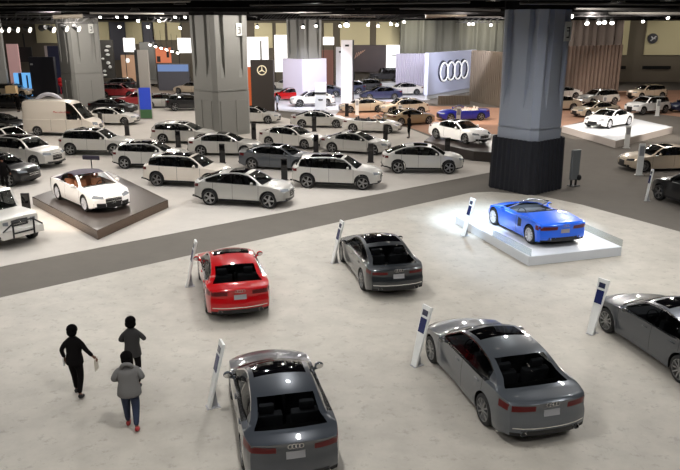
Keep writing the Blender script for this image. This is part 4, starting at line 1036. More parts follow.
# left stands
t = block('black_display_wall', 33, 53, 57, 97, mat('black_display', (26, 26, 34), .5), 'large black display wall right of the blue lit screen', 'display wall', th=.6)
face(t, 'small_mark', .05, .15, .8, .84, M['plate'])
t = block('blue_screen_wall', 16, 36, 73, 96, mat('blue_white_screen', (90, 150, 210), .3, emit=(110, 180, 240), estr=.9), 'bright blue and white lit screen left of the black display wall', 'screen', th=.4)
face(t, 'blue_stripe', .78, .92, .02, .95, mat('deep_blue', (10, 50, 190), .3, emit=(20, 70, 230), estr=.8)); face(t, 'dark_gap', .22, .36, .1, 1, mat('grey_blue', (60, 70, 100), .4)); face(t, 'dark_gap', .55, .62, .05, .9, mat('grey_blue2', (50, 70, 110), .4))
t = block('dark_banner', 50, 63, 46, 97, mat('dark_banner', (34, 34, 52), .5), 'tall dark banner with pale left edge beside the van pillar', 'banner', D=88, th=.3)
face(t, 'pale_edge', 0, .14, 0, 1, mat('pale_edge', (140, 128, 124), .5)); face(t, 'white_stripe', .86, 1.05, 0, .6, whiteside)
t = block('dark_screen', 19, 31, 47, 62, M['plastic'], 'small dark hanging screen at upper left', 'screen', D=94, th=.3)
face(t, 'hanging_pole', .45, .55, 1, 1.9, M['plastic'], y=.1, yy=.2)
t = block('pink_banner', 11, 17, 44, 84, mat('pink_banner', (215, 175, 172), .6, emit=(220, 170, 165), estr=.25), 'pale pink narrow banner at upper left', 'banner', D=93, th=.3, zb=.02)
# red wall mounted shape
bm = bmesh.new(); c = at(60, 82, 87)
for dx, dz, r_ in ((-.5, 0, .45), (.1, .15, .5), (.6, -.05, .42), (.1, -.3, .35)): ellipsoid(bm, (c.x + dx, 87, c.z + dz), r_, .3, r_ * .75)
tube(bm, (c.x, 87, .02), (c.x, 87, c.z - .3), .06, 8); o = link('red_sculpture', bm, mat('red_plastic', (200, 30, 30), .4), smooth=60); tag(o, 'red rounded display figure on the dark banner left of the pillar', 'display figure')
# white arch behind the van
c = g(51.5, 122); bm = bmesh.new(); R_ = 1.2; zc = at(49, 104, c.y).z - .15; N = 20; pr = None; pts = [(c.x - R_, c.y, .02)]
pts = [Vector((c.x - R_, c.y, .02))] + [Vector((c.x - R_ * math.cos(PI * i / N), c.y, zc - .0 + (R_ * .82) * math.sin(PI * i / N))) for i in range(N + 1)] + [Vector((c.x + R_, c.y, .02))]
for i in range(len(pts) - 1): tube(bm, pts[i], pts[i + 1], .16, 12)
o = link('white_arch', bm, mat('white_arch', (206, 204, 212), .5), smooth=60); tag(o, 'white inflatable arch standing right behind the cargo van', 'arch')
# van lettering (two lines, small red)
vm_ = next(o_ for o_ in bpy.data.objects if o_.name == 'van' and o_.parent is None)
try:
    cu = bpy.data.curves.new('lettering', 'FONT'); cu.body = 'Mercedes-Benz'; cu.size = .21; cu.align_x = 'CENTER'; cu.extrude = .006
    tmp = bpy.data.objects.new('lettering_tmp', cu); C.objects.link(tmp); bpy.context.view_layer.update()
    me = bpy.data.meshes.new_from_object(tmp.evaluated_get(bpy.context.evaluated_depsgraph_get())); bpy.data.objects.remove(tmp)
    lo = bpy.data.objects.new('red_lettering', me); C.objects.link(lo); me.materials.clear(); me.materials.append(mat('red_letter', (170, 40, 36), .5))
    lo.parent = vm_; lo.location = (.25, -.985, 1.75); lo.rotation_euler = (PI / 2, 0, 0)
except Exception as e: print('text', e)
# white kiosk with monitor (audi stand)
t = block('white_kiosk', 315, 326, 83, 110, whiteside, 'white kiosk with grey top panel in front of the white hatchback', 'kiosk', th=.4)
face(t, 'dark_band', .0, 1, .58, .66, M['rimdark']); face(t, 'small_mark', .3, .7, .35, .4, M['rimdark'])
# orange screen stand with row of lamps
t = block('orange_display', 156, 171, 47, 63, mat('display_wall_grey', (70, 64, 62), .6), 'orange lit display screen under a row of white lamps', 'screen', D=95, th=.3, zb=.03)
face(t, 'orange_picture', .02, .98, .62, .99, mat('orange_picture', (190, 110, 76), .4, emit=(215, 120, 85), estr=.4)); face(t, 'dark_figure', .08, .30, .64, .78, M['plastic'], y=-.05); face(t, 'dark_figure', .7, .85, .75, .9, M['plastic'], y=-.05)
t = block('blue_counter', 158, 188, 64, 74, mat('counter_grey', (84, 84, 92), .5), 'pale blue lit counter wall below the orange screen', 'counter', D=92, th=.6, zb=.02); face(t, 'blue_band', 0, 1, .72, .98, mat('blue_band', (100, 125, 170), .4, emit=(130, 160, 215), estr=.35))
t = block('grey_slanting_wall', 142, 154, 42, 80, mat('slant_grey', (128, 128, 124), .6), 'grey wall panel left of the orange display', 'wall panel', D=97, th=.4)
t = block('white_shelf_stand', 137, 148, 53, 74, mat('shelf_grey', (130, 126, 120), .6), 'stand with stacked pale shapes behind the slim tower', 'stand', D=94, th=.4)
pale_items(t, 7)
t = block('white_shelf_stand', 102, 112, 40, 78, mat('shelf_dark', (60, 58, 54), .6), 'dark stand with pale objects right of the van pillar', 'stand', D=96, th=.4)
pale_items(t, 8)
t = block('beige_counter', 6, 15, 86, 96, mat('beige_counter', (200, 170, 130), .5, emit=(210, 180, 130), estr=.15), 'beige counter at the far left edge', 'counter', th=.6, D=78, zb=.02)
t = block('dark_table', 22, 36, 99, 104, M['plastic'], 'long dark table behind the van at left', 'table', D=76, th=.7)
t = block('pale_box', 322, 334, 50, 80, mat('brown_red_wall', (120, 82, 72), .5, emit=(200, 120, 100), estr=.06), 'reddish brown wall right of the clad pillar', 'wall panel', D=99, th=.3, zb=.02)
t = block('white_side_wall', 668, 690, 72, 102, mat('white_side_wall', (220, 205, 196), .5), 'white panel cut by the right edge behind the white SUV', 'panel', D=90, th=.4) if False else None
# black loudspeaker box and stand beside the drape
p = g(573, 186); root = empty('equipment_box', (p.x, p.y, 0), .5); tag(root, 'grey equipment panel standing right of the black drape', 'equipment')
bm = bmesh.new(); box(bm, -.28, .28, -.08, .08, .35, 1.9); bevel(bm, .02, 1); link('panel', bm, mat('grey_equipment', (105, 108, 108), .5), root)
bm = bmesh.new(); box(bm, -.2, -.14, -.05, .05, 0, .36); box(bm, .14, .2, -.05, .05, 0, .36); box(bm, -.25, .3, -.2, .2, 0, .04); link('foot', bm, M['plastic'], root)
bm = bmesh.new(); ellipsoid(bm, (.25, -.12, .45), .12, .12, .16); link('cable_reel', bm, M['plastic'], root, smooth=60)
# camera arm bar of the G wagon: bull bar
gw = next(o_ for o_ in bpy.data.objects if o_.get('label', '').startswith('boxy white off road'))
bm = bmesh.new()
for s in (-1, 1):
    tube(bm, (2.32, s * .42, .45), (2.36, s * .42, 1.08), .035, 8); tube(bm, (2.30, s * .8, .75), (2.36, s * .42, 1.02), .03, 8)
tube(bm, (2.36, -.42, 1.05), (2.36, .42, 1.05), .035, 8); tube(bm, (2.34, -.42, .62), (2.34, .42, .62), .03, 8)
link('bull_bar', bm, M['plastic'], gw, smooth=60)
bm = bmesh.new(); box(bm, 2.16, 2.32, -.85, .85, .44, .74); bevel(bm, .04, 2); bo = link('front_bumper', bm, M['white'], gw, smooth=40)
# open boot lid shape behind the convertible
p = g(93, 178); root = empty('dark_sign_board', (p.x, p.y, 0.395), math.radians(-12)); tag(root, 'dark low board standing behind the white convertible roof', 'board')
bm = bmesh.new(); box(bm, -.5, .5, -.05, .05, .62, .85); bevel(bm, .02, 1); link('panel', bm, M['softtop'], root)
bm = bmesh.new(); tube(bm, (0, 0, 0), (0, 0, .66), .03, 8); link('leg', bm, M['plastic'], root)

# ------------------------------------------------------------------ ceiling: beams, trusses, ducts, lamps
bm_m = mat('beam_black', (7, 6, 6), .95, spec=.1); trm = mat('truss_black', (62, 60, 60), .6, .3); duct = mat('duct_grey', (120, 112, 100), .6)
for i, y in enumerate([16, 27, 38, 49, 60, 71, 82, 93, 103]):
    bm = bmesh.new(); box(bm, -94, 94, y - .45, y + .45, ROOFZ + .15, 11.99); o = link('trim_%d' % k, bm, bm_m); o['kind'] = 'structure'; k += 1
for i, x in enumerate([-75, -56, -37, -18.5, 0, 18.5, 37, 56, 75]):
    bm = bmesh.new(); box(bm, x - .3, x + .3, 1, 106, ROOFZ + .4, 11.98); o = link('trim_%d' % k, bm, bm_m); o['kind'] = 'structure'; k += 1
def truss(p, q, s, label):
    p = Vector(p); q = Vector(q); d = q - p; L = d.length; root = empty('lighting_truss', p, math.atan2(d.y, d.x)); tag(root, label, 'truss')
    bm = bmesh.new(); n = max(2, int(L / (s * 1.3)))
    for yy, zz in ((-s / 2, -s / 2), (s / 2, -s / 2), (-s / 2, s / 2), (s / 2, s / 2)): tube(bm, (0, yy, zz), (L, yy, zz), .03, 6)
    link('chord', bm, trm, root)
    bm = bmesh.new()
    for i in range(n):
        a, b = L * i / n, L * (i + 1) / n
        for yy in (-s / 2, s / 2):
            tube(bm, (a, yy, -s / 2), (b, yy, s / 2), .018, 5); 
        tube(bm, (a, -s / 2, -s / 2), (b, s / 2, -s / 2), .018, 5)
    link('lacing', bm, trm, root)
    bm = bmesh.new()
    for i in range(0, int(L // 6) + 1):
        xx = min(L, .5 + i * 6); tube(bm, (xx, 0, s / 2), (xx, 0, 11.95 - p.z), .012, 5)
    link('hanger', bm, trm, root)
lamp_e = mat('lamp_glow', (255, 250, 240), .4, emit=(255, 248, 236), estr=14); lamp_h = mat('lamp_housing', (30, 30, 30), .5); lamp_w = mat('lamp_lens_soft', (230, 225, 215), .4, emit=(255, 246, 232), estr=2.2)
def spot_head(px, py, D, label, group='track spotlights', big=1.0, e=None, aim=(-.1, -.7, -.7)):
    p = at(px, py, D); root = empty('spotlight', p); tag(root, label, 'spotlight', group)
    d = Vector(aim).normalized(); r = .13 * big
    bm = bmesh.new(); tube(bm, -d * .32 * big, Vector((0, 0, 0)), r * .8, 12, r * 1.15); link('housing', bm, lamp_h, root)
    bm = bmesh.new(); tube(bm, Vector((0, 0, 0)), d * .02, r * 1.05, 12); link('lens', bm, e or lamp_e, root)
    bm = bmesh.new(); tube(bm, -d * .15 * big, Vector((0, 0, min(2.2, max(.3, ROOFZ + .2 - p.z)))), .02, 5); link('bracket', bm, lamp_h, root)
truss(at(0, 20, 62), at(96, 17, 62), .5, 'black lighting truss over the far left stands')
truss(at(262, 17, 70), at(345, 20, 66), .5, 'black lighting truss left of the white tower')
truss(at(345, 17, 60), at(400, 17, 60), .45, 'black lighting truss above the dark picture wall')
truss(at(150, 20, 80), at(192, 20, 80), .45, 'black lighting truss above the orange display')
truss(at(456, 20, 75), at(500, 20, 75), .45, 'black lighting truss above the slatted screen')
truss(at(572, 13, 60), at(630, 15, 60), .5, 'black lighting truss above the brown curtain')
truss(at(655, 17, 75), at(700, 17, 75), .5, 'black lighting truss above the round wall sign')
sp = [(2, 30), (9, 30), (18, 30), (30, 30)]
for i, (x, y) in enumerate(sp): spot_head(x, y, 62, ['spotlight on left truss, first from the left edge', 'spotlight on left truss, second from the left edge', 'spotlight on left truss, third from the left edge', 'spotlight on left truss, beside the beige panel'][i], 'left truss spotlights', 1.7, lamp_w, aim=(.94, -.16, -.3))
for x, y, l in [(41, 28, 'large dark spotlight before the beige panel at left'), (54, 30, 'spotlight left of the van pillar'), (67, 29, 'large spotlight over the left part of the van pillar'), (79, 29, 'large spotlight over the middle of the van pillar')]:
    spot_head(x, y, 62, l, 'left truss spotlights', 1.9, lamp_w, aim=(.9, -.2, -.4) if x != 41 else (-.8, .5, -.1))
pts = [(100, 17), (117, 17), (126, 17), (138, 21), (119.5, 27), (148, 27), (159, 21), (175, 17), (185, 17), (180, 28), (242, 0.8), (250, 11), (257, 27), (291, 12), (316, 26), (340, 26), (346.5, 25, 2.2), (368, 25), (379, 15), (387, 4.5), (378, 26), (391, 24), (397, 25), (469, 24), (473, 24), (491, 25), (472, 10.5, 1.6), (484, 7, 1.6), (571, 16.5, 1.5), (587, 23.5), (599, 23), (604.5, 22.5), (612, 23), (643, 21.5), (668, 18), (330, 14), (404, 22), (303, 27)]
for q in range(6): spot_head(150 + q * 5.5, 45 + q * 1.6, 93, 'small white lamp in the sloping row above the orange display', 'row of lamps above the orange display', 1.3)
for q, pt in enumerate(pts):
    x, y = pt[0], pt[1]; b_ = pt[2] if len(pt) > 2 else 1.2
    zone = 'left of the fluted pillar' if x < 200 else 'between the two middle pillars' if x < 330 else 'above the picture wall' if x < 420 else 'above the slatted screen' if x < 520 else 'above the brown curtain'
    spot_head(x, y, 78 if not (570 < x < 615) else 60, 'small bright ceiling spotlight ' + zone, 'bright ceiling spotlights ' + zone, b_)
# ducts
for (x0, y0, x1, y1, D, r_, lab) in [(426, 13, 466, 11, 60, .42, 'round grey duct hanging above the four ring sign'), (330, 14, 375, 14, 72, .3, 'thin grey duct above the white tower'), (54, 17, 82, 16, 55, .15, 'pale pipe above the van pillar')]:
    a = at(x0, y0, D); b = at(x1, y1, D); bm = bmesh.new(); tube(bm, a, b, r_, 14)
    n = 8
    for i in range(n + 1): c_ = a + (b - a) * i / n; dd = (b - a).normalized() * .03; tube(bm, c_ - dd, c_ + dd, r_ * 1.06, 14)
    o = link('air_duct', bm, duct, smooth=40); tag(o, lab, 'duct')
    bm = bmesh.new(); 
    for t_ in (.1, .9): c_ = a + (b - a) * t_; tube(bm, c_ + Vector((0, 0, r_)), (c_.x, c_.y, 11.95), .015, 5)
    link('hanger', bm, trm, o)
# high bay lamps: a fixture with a real light below it
fixt = None
def highbay(x, y, z, label, power=None, col=(1, .945, .885), r=.28, light=True, area=False):
    global fixt
    if fixt is None:
        fixt = empty('high_bay_lamp')
        bm = bmesh.new(); lathe(bm, [(.02, .42), (.10, .42), (.12, .2), (.30, .02), (.31, 0), (.28, 0), (.27, .03)], 20, axis='z'); link('shade', bm, mat('lamp_shade', (60, 58, 56), .4, .5), fixt, smooth=40)
        bm = bmesh.new(); tube(bm, (0, 0, .015), (0, 0, .03), .275, 20); link('lens', bm, mat('highbay_lens', (255, 250, 240), .4, emit=(255, 247, 235), estr=2.5), fixt)
        bm = bmesh.new(); tube(bm, (0, 0, .42), (0, 0, 2.6), .012, 5); link('hanger', bm, trm, fixt); o = fixt
    else: o = copy_tree(fixt)
    o.location = (x, y, z); tag(o, label, 'ceiling lamp', 'high bay lamps in rows under the black ceiling')
    if light:
        L = bpy.data.lights.new('lamp_light', 'AREA' if area else 'POINT'); L.energy = power
        if area: L.shape = 'DISK'; L.size = .32; L.spread = math.radians(150)
        else: L.shadow_soft_size = .22; L.color = col
        lo_ = bpy.data.objects.new('lamp_light', L); C.objects.link(lo_); lo_.location = (x, y, z - (.02 if area else .24))
PW = 1150; NEARW = 176
lampy = 9.35
for yy in (4.5, 10.5, 16.5, 22.5, 28.5, 34.5):
    for q in range(7):
        xx = (q - 3) * 6.2 + (1.6 if int(yy) % 4 == 0 else -1.2)
        if math.hypot(xx - P1[0], yy - P1[1]) < 4: continue
        highbay(xx, yy, lampy, 'round high bay lamp hanging from the black ceiling', NEARW * 1.95, light=(q + int((yy - 4.5) / 6)) % 2 == 0, area=True)
rows = [(39, 11), (48.5, 15), (58, 17), (69, 20), (80, 23), (92, 26)]
for ri, (y, hw_) in enumerate(rows):
    nx = max(3, int(2 * (hw_ + 8) / 10)); 
    for i in range(nx):
        x = -(hw_ + 6) + 2 * (hw_ + 6) * i / (nx - 1) + (2.5 if ri % 2 else -1.0)
        dens = 2 * (hw_ + 6) / (nx - 1) * 9.0 / 81.0
        x += random.uniform(-1.6, 1.6); yy = y + 1.5 + random.uniform(-2.4, 2.4)
        for (qx, qy) in (P1, P2, (-27, 75), (-4, 81), (-41, 84)):
            if math.hypot(x - qx, yy - qy) < 5.5: v_ = Vector((x - qx, yy - qy)).normalized() * 5.5; x = qx + v_.x; yy = qy + v_.y
        highbay(x, yy, lampy + random.uniform(-.25, .3), 'round high bay lamp hanging from the black ceiling', PW * dens * {39: .75, 48.5: 1.05}.get(y, .9))
def zfor(px, py, z):
    D = 20.0
    while at(px, py, D).z < z and D < 100: D += .5
    return at(px, py, D)
for (px, py, lab) in [(40, 8, 'left of the van pillar'), (72, 5, 'above the van pillar'), (135, 10, 'right of the van pillar'), (180, 4.5, 'just left of the fluted pillar'), (268, 5, 'right of the fluted pillar'), (292, 10.5, 'above the lit screens'), (350, 9.5, 'above the white tower'), (413, 3.5, 'above the ring sign'), (366, 9, 'right of the white tower'), (493, 1, 'left of the blue grey pillar'), (618, 2, 'above the brown curtain'), (668, 1, 'at the top right corner')]:
    q = zfor(px, py, 9.0); highbay(q.x, q.y, q.z, 'large round ceiling lamp showing ' + lab, light=False)
for i, (px, py, x2, y2, r_) in enumerate([(0, 14, 60, 13, .07), (90, 13, 190, 14, .07), (250, 13, 330, 9, .09), (300, 15, 400, 13, .06), (400, 8, 500, 10, .07), (455, 17, 505, 16, .06), (575, 8, 680, 10, .09), (610, 12, 636, 17, .16), (520, 3, 680, 4, .06), (0, 4, 190, 1, .05), (250, 5, 470, 2, .05)]):
    a = zfor(px, py, 8.95); b = zfor(x2, y2, 8.95); b.y = a.y + max(-6, min(6, b.y - a.y)); b.z = a.z = 8.95; bm = bmesh.new(); tube(bm, a, b, r_, 8)
    for t_ in (.05, .5, .95): c_ = a + (b - a) * t_; tube(bm, c_, (c_.x, c_.y, 11.9), .012, 5)
    o = link('ceiling_pipe', bm, mat('pipe_grey_%d' % i, (120, 116, 110) if i % 2 else (70, 68, 66), .5, .3), smooth=40); tag(o, 'thin grey pipe running under the black ceiling', 'pipe', 'pipes under the black ceiling')
def spotlight(p, tgt, power, size, col=(1, 1, 1), r=.15, blend=.5):
    L = bpy.data.lights.new('spot', 'SPOT'); L.energy = power; L.spot_size = math.radians(size); L.spot_blend = blend; L.color = col; L.shadow_soft_size = r
    o_ = bpy.data.objects.new('spot', L); C.objects.link(o_); o_.location = p; o_.rotation_euler = (Vector(tgt) - Vector(p)).to_track_quat('-Z', 'Y').to_euler()
spotlight((2, 27, 8.6), (4.6, 29.6, 0), 1300, 24, (.62, .8, 1)); spotlight((4, 22, 8.6), (6.2, 28.6, .3), 8000, 28, (.62, .80, 1)); spotlight((14, 24, 8.6), (8.2, 28.2, .3), 5600, 30, (.65, .82, 1)); spotlight((7, 36.5, 8.6), (6.8, 28, .5), 2600, 36, (.62, .8, 1))
spotlight((-9, 22, 8.6), (-11, 30, .3), 3000, 30, (1, .86, .70)); spotlight((-17, 25, 8.6), (-11.4, 30, .3), 2600, 32, (1, .84, .68)); spotlight((-12, 38, 8.6), (-11.4, 30, .3), 1500, 40, (1, .86, .70))
spotlight((14, 44, 8.6), (21, 55, .5), 9000, 34, (1, .93, .86)); spotlight((30, 46, 8.6), (22, 54, .5), 6000, 34, (1, .93, .86))
spotlight((2, 40, 8.6), (8.5, 49, .5), 5000, 30, (1, .93, .84)); spotlight((8, 58, 8.6), (12, 64, .5), 4500, 60, (1, .85, .72))
spotlight((28, 66, 8.6), (34, 78, .5), 6500, 60, (1, .86, .76)); spotlight((-2, 68, 8.6), (-3, 76, .3), 7000, 70, (.84, .86, 1)); spotlight((6, 72, 8.6), (8, 84, .3), 7000, 70, (.88, .88, 1)); spotlight((4, 62, 8.6), (4, 70, .3), 4000, 60, (1, .84, .70))
spotlight((13, 70, 8.5), (15, 86, 3), 5000, 50, (.86, .88, 1))
spotlight((23, 80, 8.6), (25.5, 88, 4.6), 1500, 20, (1, .66, .46))
spotlight((20, 30, 8.6), (26, 40, .2), 1500, 70, (1, .9, .8))
# wash of the back wall panels from the lamps on the trusses
for x in (-38, -26, -16, -8, 2, 10, 20, 40, 50): spotlight((x, 98, 10.6 if False else 8.5), (x, 106.6, 6.8), 900, 80, (1, .94, .80), .2, .8)
w = bpy.data.worlds.new('world'); sc.world = w; w.use_nodes = True; bg = w.node_tree.nodes['Background']; bg.inputs[0].default_value = (.9, .92, 1, 1); bg.inputs[1].default_value = .0

# ------------------------------------------------------------------ people
def skin(name, verts, edges, radii, root, m, parent, sub=2):
    me = bpy.data.meshes.new(name); me.from_pydata([tuple(v) for v in verts], edges, [])
    o = bpy.data.objects.new(name, me); C.objects.link(o)
    md = o.modifiers.new('s', 'SKIN'); md.use_smooth_shade = True
    sv = me.skin_vertices[0].data
    for i, r in enumerate(radii): sv[i].radius = (r if isinstance(r, tuple) else (r, r)); sv[i].use_root = (i == root)
    md2 = o.modifiers.new('u', 'SUBSURF'); md2.levels = sub; md2.render_levels = sub
    bpy.context.view_layer.update()
    me2 = bpy.data.meshes.new_from_object(o.evaluated_get(bpy.context.evaluated_depsgraph_get()))
    bpy.data.objects.remove(o); me2.materials.clear(); me2.materials.append(m)
    for p in me2.polygons: p.use_smooth = True
    o2 = bpy.data.objects.new(name, me2); C.objects.link(o2); o2.parent = parent; return o2
def chain(lst):
    """lst of chains: each a list of (key, pos, radius); shared keys join"""
    idx = {}; V = []; E = []; R = []
    for ch in lst:
        prev = None
        for (kk, p, r) in ch:
            if kk not in idx: idx[kk] = len(V); V.append(p); R.append(r)
            if prev is not None: E.append((prev, idx[kk]))
            prev = idx[kk]
    return V, E, R, idx
def person(px, py, ang, h, label, cols, step=.22, arms=None, hair='bob', turn=0, stout=1.0, head_down=.05, coat=.0, group=None, simple=False, fg=True):
    p = g(px, py, .012); s = h / 1.70; root = empty('person', (p.x, p.y, .012), math.radians(ang)); tag(root, label, 'person', group); root.scale = (s, s, s)
    f = step
    armL, armR = arms or (((.04, .26, 1.14), (.02, .30, .88)), ((-.03, -.26, 1.14), (.06, -.29, .88)))
    lean = .03
    hipL, hipR = (0, .09, .92), (0, -.09, .92)
    kneeL = (f * .55 + .02, .10, .50); ankL = (f, .10, .09); kneeR = (-f * .25 + .04, -.10, .50); ankR = (-f, -.10, .13)
    sh = 1.40
    # one continuous body
    hd = lambda w, e: (Vector(w) - Vector(e)).normalized()
    ch = [[('pel', (0, 0, .95), (.08, .10)), ('wai', (lean * .3, 0, 1.08), (.06, .08)), ('che', (lean, 0, 1.24), (.055, .07)), ('nk0', (lean, 0, 1.42), (.06, .075)), ('nk', (lean + .01, 0, 1.49), .05)],
          [('pel', 0, 0), ('hL', hipL, .07), ('kL', kneeL, .055), ('aL', ankL, .038), ('tL', (ankL[0] + .10, .11, ankL[2] - .055), .03)],
          [('pel', 0, 0), ('hR', hipR, .07), ('kR', kneeR, .055), ('aR', ankR, .038), ('tR', (ankR[0] + .10, -.11, ankR[2] - .08), .03)]]
    for sgn, (el, wr), K in ((1, armL, 'L'), (-1, armR, 'R')):
        ch.append([('che', 0, 0), ('s' + K, (lean, sgn * .15, sh - .08), .036), ('e' + K, el, .036), ('w' + K, wr, .024), ('p' + K, tuple(Vector(wr) + hd(wr, el) * .07), (.018, .034))])
        if not simple:
            dd = hd(wr, el); pc = Vector(wr) + dd * .07; side = dd.cross(Vector((0, sgn, 0))).normalized() if abs(dd.y) < .9 else Vector((1, 0, 0))
            for q, (o_, ln) in enumerate(((-.03, .065), (-.01, .075), (.01, .072), (.028, .058))):
                b0 = pc + side * o_ + dd * .02; b1 = b0 + dd * ln * .5; b2 = b1 + (dd * .8 + Vector((0, -sgn * .5, 0))).normalized() * ln * .5
                ch.append([('p' + K, 0, 0), ('f%s%d' % (K, q), tuple(b0), .009), ('g%s%d' % (K, q), tuple(b1), .0085), ('h%s%d' % (K, q), tuple(b2), .007)])
            t0 = Vector(wr) + dd * .03 + side * -.035; ch.append([('w' + K, 0, 0), ('th' + K, tuple(t0), .011), ('ti' + K, tuple(t0 + dd * .035 - side * .015), .009)])
    hx = lean + .03
    ch.append([('nk', 0, 0), ('h0', (hx, 0, 1.555), .068), ('h1', (hx + .005, 0, 1.62), .080), ('h2', (hx, 0, 1.68), .058)])
    ch.append([('h0', 0, 0), ('nose', (hx + .085, 0, 1.585), .016)])
    V, E_, R_, idx = chain(ch); body = skin('body', V, E_, R_, 0, cols['skin'], root)
    # ears, eyes
    bm = bmesh.new()
    for sg in (-1, 1): ellipsoid(bm, (hx, sg * .082, 1.60), .018, .01, .03, 8, 6)
    link('ears', bm, cols['skin'], root, smooth=60)
    bm = bmesh.new()
    for sg in (-1, 1): ellipsoid(bm, (hx + .072, sg * .03, 1.615), .01, .014, .009, 8, 6)
    link('eyes', bm, M['plastic'], root, smooth=60)
    bm = bmesh.new(); ellipsoid(bm, (hx + .074, 0, 1.548), .01, .024, .007, 8, 6); link('mouth', bm, mat('lips', (120, 60, 55), .6), root, smooth=60)
    # hair
    bm = bmesh.new(); ellipsoid(bm, (hx - .022, 0, 1.64), .118, .122, .115, 20, 14)
    if hair in ('bob', 'afro'): ellipsoid(bm, (hx - .05, 0, 1.575), .095, .125 if hair == 'afro' else .11, .105, 20, 14)
    if hair == 'long': ellipsoid(bm, (hx - .065, 0, 1.52), .07, .10, .15, 20, 14)
    for v in bm.verts:
        n3 = math.sin(v.co.x * 90) * math.sin(v.co.y * 80) * math.sin(v.co.z * 85); v.co += (v.co - Vector((hx, 0, 1.62))) * .05 * n3
    link('hair', bm, cols['hair'], root, smooth=60)
    k_ = stout
    # jacket with sleeves
    lowz = 1.0 - coat
    bm = bmesh.new(); rings_ = []
    for (z, cx_, rx, ry) in ((lowz - .16, -.01, .135, .185), (lowz - .13, -.01, .145, .20), (lowz - .02, 0, .14, .19), (1.08, .005, .122, .168), (1.2, lean, .13, .182), (1.30, lean, .13, .195), (1.37, lean, .112, .185), (1.42, lean, .085, .13), (1.455, lean, .07, .085), (1.475, lean, .05, .06)):
        kk_ = k_ if z < 1.4 else 1
        rings_.append([bm.verts.new((cx_ + rx * kk_ * math.cos(2 * PI * q / 20) * (1 + .03 * math.sin(q * 2.3 + z * 30)), ry * kk_ * math.sin(2 * PI * q / 20), z)) for q in range(20)])
    for a in range(len(rings_) - 1):
        for q in range(20): bm.faces.new((rings_[a][q], rings_[a][(q + 1) % 20], rings_[a + 1][(q + 1) % 20], rings_[a + 1][q]))
    bm.faces.new(rings_[0][::-1]); bm.faces.new(rings_[-1])
    jk = link('jacket', bm, cols['top'], root, smooth=50)
    for sgn, (el, wr), K in ((1, armL, 'L'), (-1, armR, 'R')):
        w2 = Vector(el) + (Vector(wr) - Vector(el)) * .93
        V, E_, R_, idx = chain([[('i', (lean, sgn * .07, sh - .05), .062 * k_), ('s', (lean, sgn * (.165 if k_ == 1 else .19), sh - .075), .068 * k_), ('e', el, .055 * k_), ('m', tuple(w2), .042)]])
        skin('sleeve', V, E_, R_, 0, cols['top'], jk)
    # trousers
    ch = [[('p', (0, 0, .98), (.115 * k_, .15 * k_)), ('q', (0, 0, .90), (.115 * k_, .15 * k_)), ('hL', (.01, .09, .82), .098 * k_), ('kL', kneeL, .070 * k_), ('aL', (ankL[0] - .01, .10, ankL[2] + .03), .056)],
          [('q', 0, 0), ('hR', (0, -.09, .82), .098 * k_), ('kR', kneeR, .070 * k_), ('aR', (ankR[0] - .01, -.10, ankR[2] + .03), .056)]]
    V, E_, R_, idx = chain(ch); skin('trousers', V, E_, R_, 1, cols['bottom'], root)
    for (ax, ay, az, tilt) in ((ankL[0], .105, 0, 0), (ankR[0], -.105, .03, .25)):
        bm = bmesh.new(); ellipsoid(bm, (.055, 0, .045), .135, .048, .045, 16, 10); ellipsoid(bm, (-.02, 0, .07), .06, .045, .05, 12, 8)
        for v in bm.verts: v.co.z = max(v.co.z, .0)
        m4 = Matrix.Translation((ax, ay, az)) @ Matrix.Rotation(tilt, 4, 'Y')
        for v in bm.verts: v.co = m4 @ v.co
        lo_z = min(v.co.z for v in bm.verts)
        for v in bm.verts: v.co.z -= lo_z
        link('shoe', bm, cols['shoe'], root, smooth=50)
    return root, s
dk = mat('black_cloth_wear', (16, 14, 14), 1, spec=.1); dk2 = mat('charcoal_wear', (44, 42, 41), .9); grey = mat('grey_hoodie', (104, 102, 100), .95); jean = mat('blue_jeans', (34, 42, 64), .9)
hairm = mat('black_hair', (8, 6, 6), 1, spec=.1); skd = mat('skin_brown', (110, 72, 54), .6); redsh = mat('red_shoe', (150, 34, 34), .6); blksh = mat('black_shoe', (16, 14, 14), .6)
p1, s1 = person(79, 396, 88, 1.68, 'person in black jacket and trousers walking away, holding white papers', dict(skin=skd, top=dk, bottom=dk, hair=hairm, shoe=blksh), .16, arms=(((-.02, .27, 1.16), (.05, .25, .93)), ((-.02, -.28, 1.18), (.02, -.42, .99))), hair='bob', coat=.02)
p2, s2 = person(136, 386, 96, 1.68, 'person in dark jacket with curly black hair, furthest of the two walking together', dict(skin=skd, top=dk2, bottom=dk, hair=hairm, shoe=blksh), .14, arms=(((-.0, .27, 1.18), (.16, .12, 1.10)), ((-.02, -.30, 1.2), (.18, -.18, 1.16))), hair='afro', coat=.05)
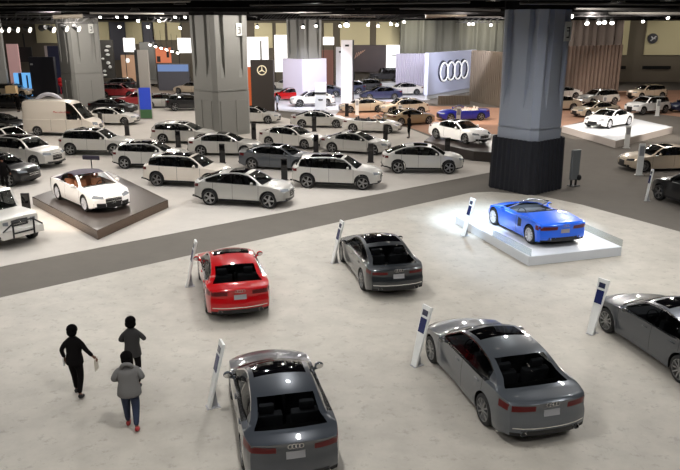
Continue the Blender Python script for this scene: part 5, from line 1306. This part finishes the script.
p3, s3 = person(133, 429, 100, 1.70, 'person in grey hooded top, blue jeans and red shoes walking away', dict(skin=skd, top=grey, bottom=jean, hair=hairm, shoe=redsh), .16, arms=(((-.0, .30, 1.16), (.18, .16, 1.08)), ((-.02, -.29, 1.16), (.18, -.14, 1.18))), hair='bob', stout=1.22, coat=.04)
bm = bmesh.new(); torus(bm, (0, 0, 0), .10, .04, 20, 8, normal='y')
for v in bm.verts: v.co = Matrix.Translation((-.045, 0, 1.44)) @ Matrix.Rotation(PI / 2 - .5, 4, 'X' if False else 'Y') @ Matrix.Rotation(PI / 2, 4, 'X') @ v.co
link('hood', bm, grey, p3, smooth=60)
def held(person_, s, loc, size, label, rot=(0, 0, 0), name='white_paper', m=None):
    bm = bmesh.new(); box(bm, -size[0] / 2, size[0] / 2, -size[1] / 2, size[1] / 2, -size[2] / 2, size[2] / 2)
    o = link(name, bm, m or whitepost); mt = Matrix.Translation(person_.location) @ Matrix.Rotation(person_.rotation_euler.z, 4, 'Z')
    o.location = mt @ (Vector(loc) * s); o.rotation_euler = (rot[0], rot[1], rot[2] + person_.rotation_euler.z); tag(o, label, 'paper')
held(p1, s1, (.03, -.47, .80), (.20, .012, .28), 'pale folded papers in the right hand of the person in black', m=mat('paper_grey', (196, 188, 174), .7))
held(p1, s1, (.08, .26, .86), (.20, .012, .22), 'white paper in the left hand of the person in black')
held(p3, s3, (.27, -.16, 1.20), (.02, .15, .18), 'small white paper held up by the person in grey', rot=(0, -.7, 0))
PC = dict(skin=skd, top=dk, bottom=dk, hair=hairm, shoe=blksh)
person(6, 191, -70, 1.72, 'person in black clothes standing at the left edge by the black SUV', PC, .08, simple=True)
person(409, 138, 200, 1.75, 'person in black standing beside the gold cars behind the lot', PC, .06, simple=True)
sk2 = mat('skin_light', (200, 150, 125), .6)
person(277.5, 111.5, 190, 1.72, 'person in pale blue top and dark trousers beside the star tower', dict(skin=sk2, top=mat('pale_blue_shirt', (170, 180, 205), .9), bottom=mat('navy_trousers', (26, 28, 44), .9), hair=hairm, shoe=blksh), .06, simple=True)
person(150, 92, 190, 1.72, 'person in dark clothes right of the slim banner tower', PC, .05, simple=True)
person(19, 112, -100, 1.75, 'person in dark clothes behind the van at far left', PC, .05, simple=True)
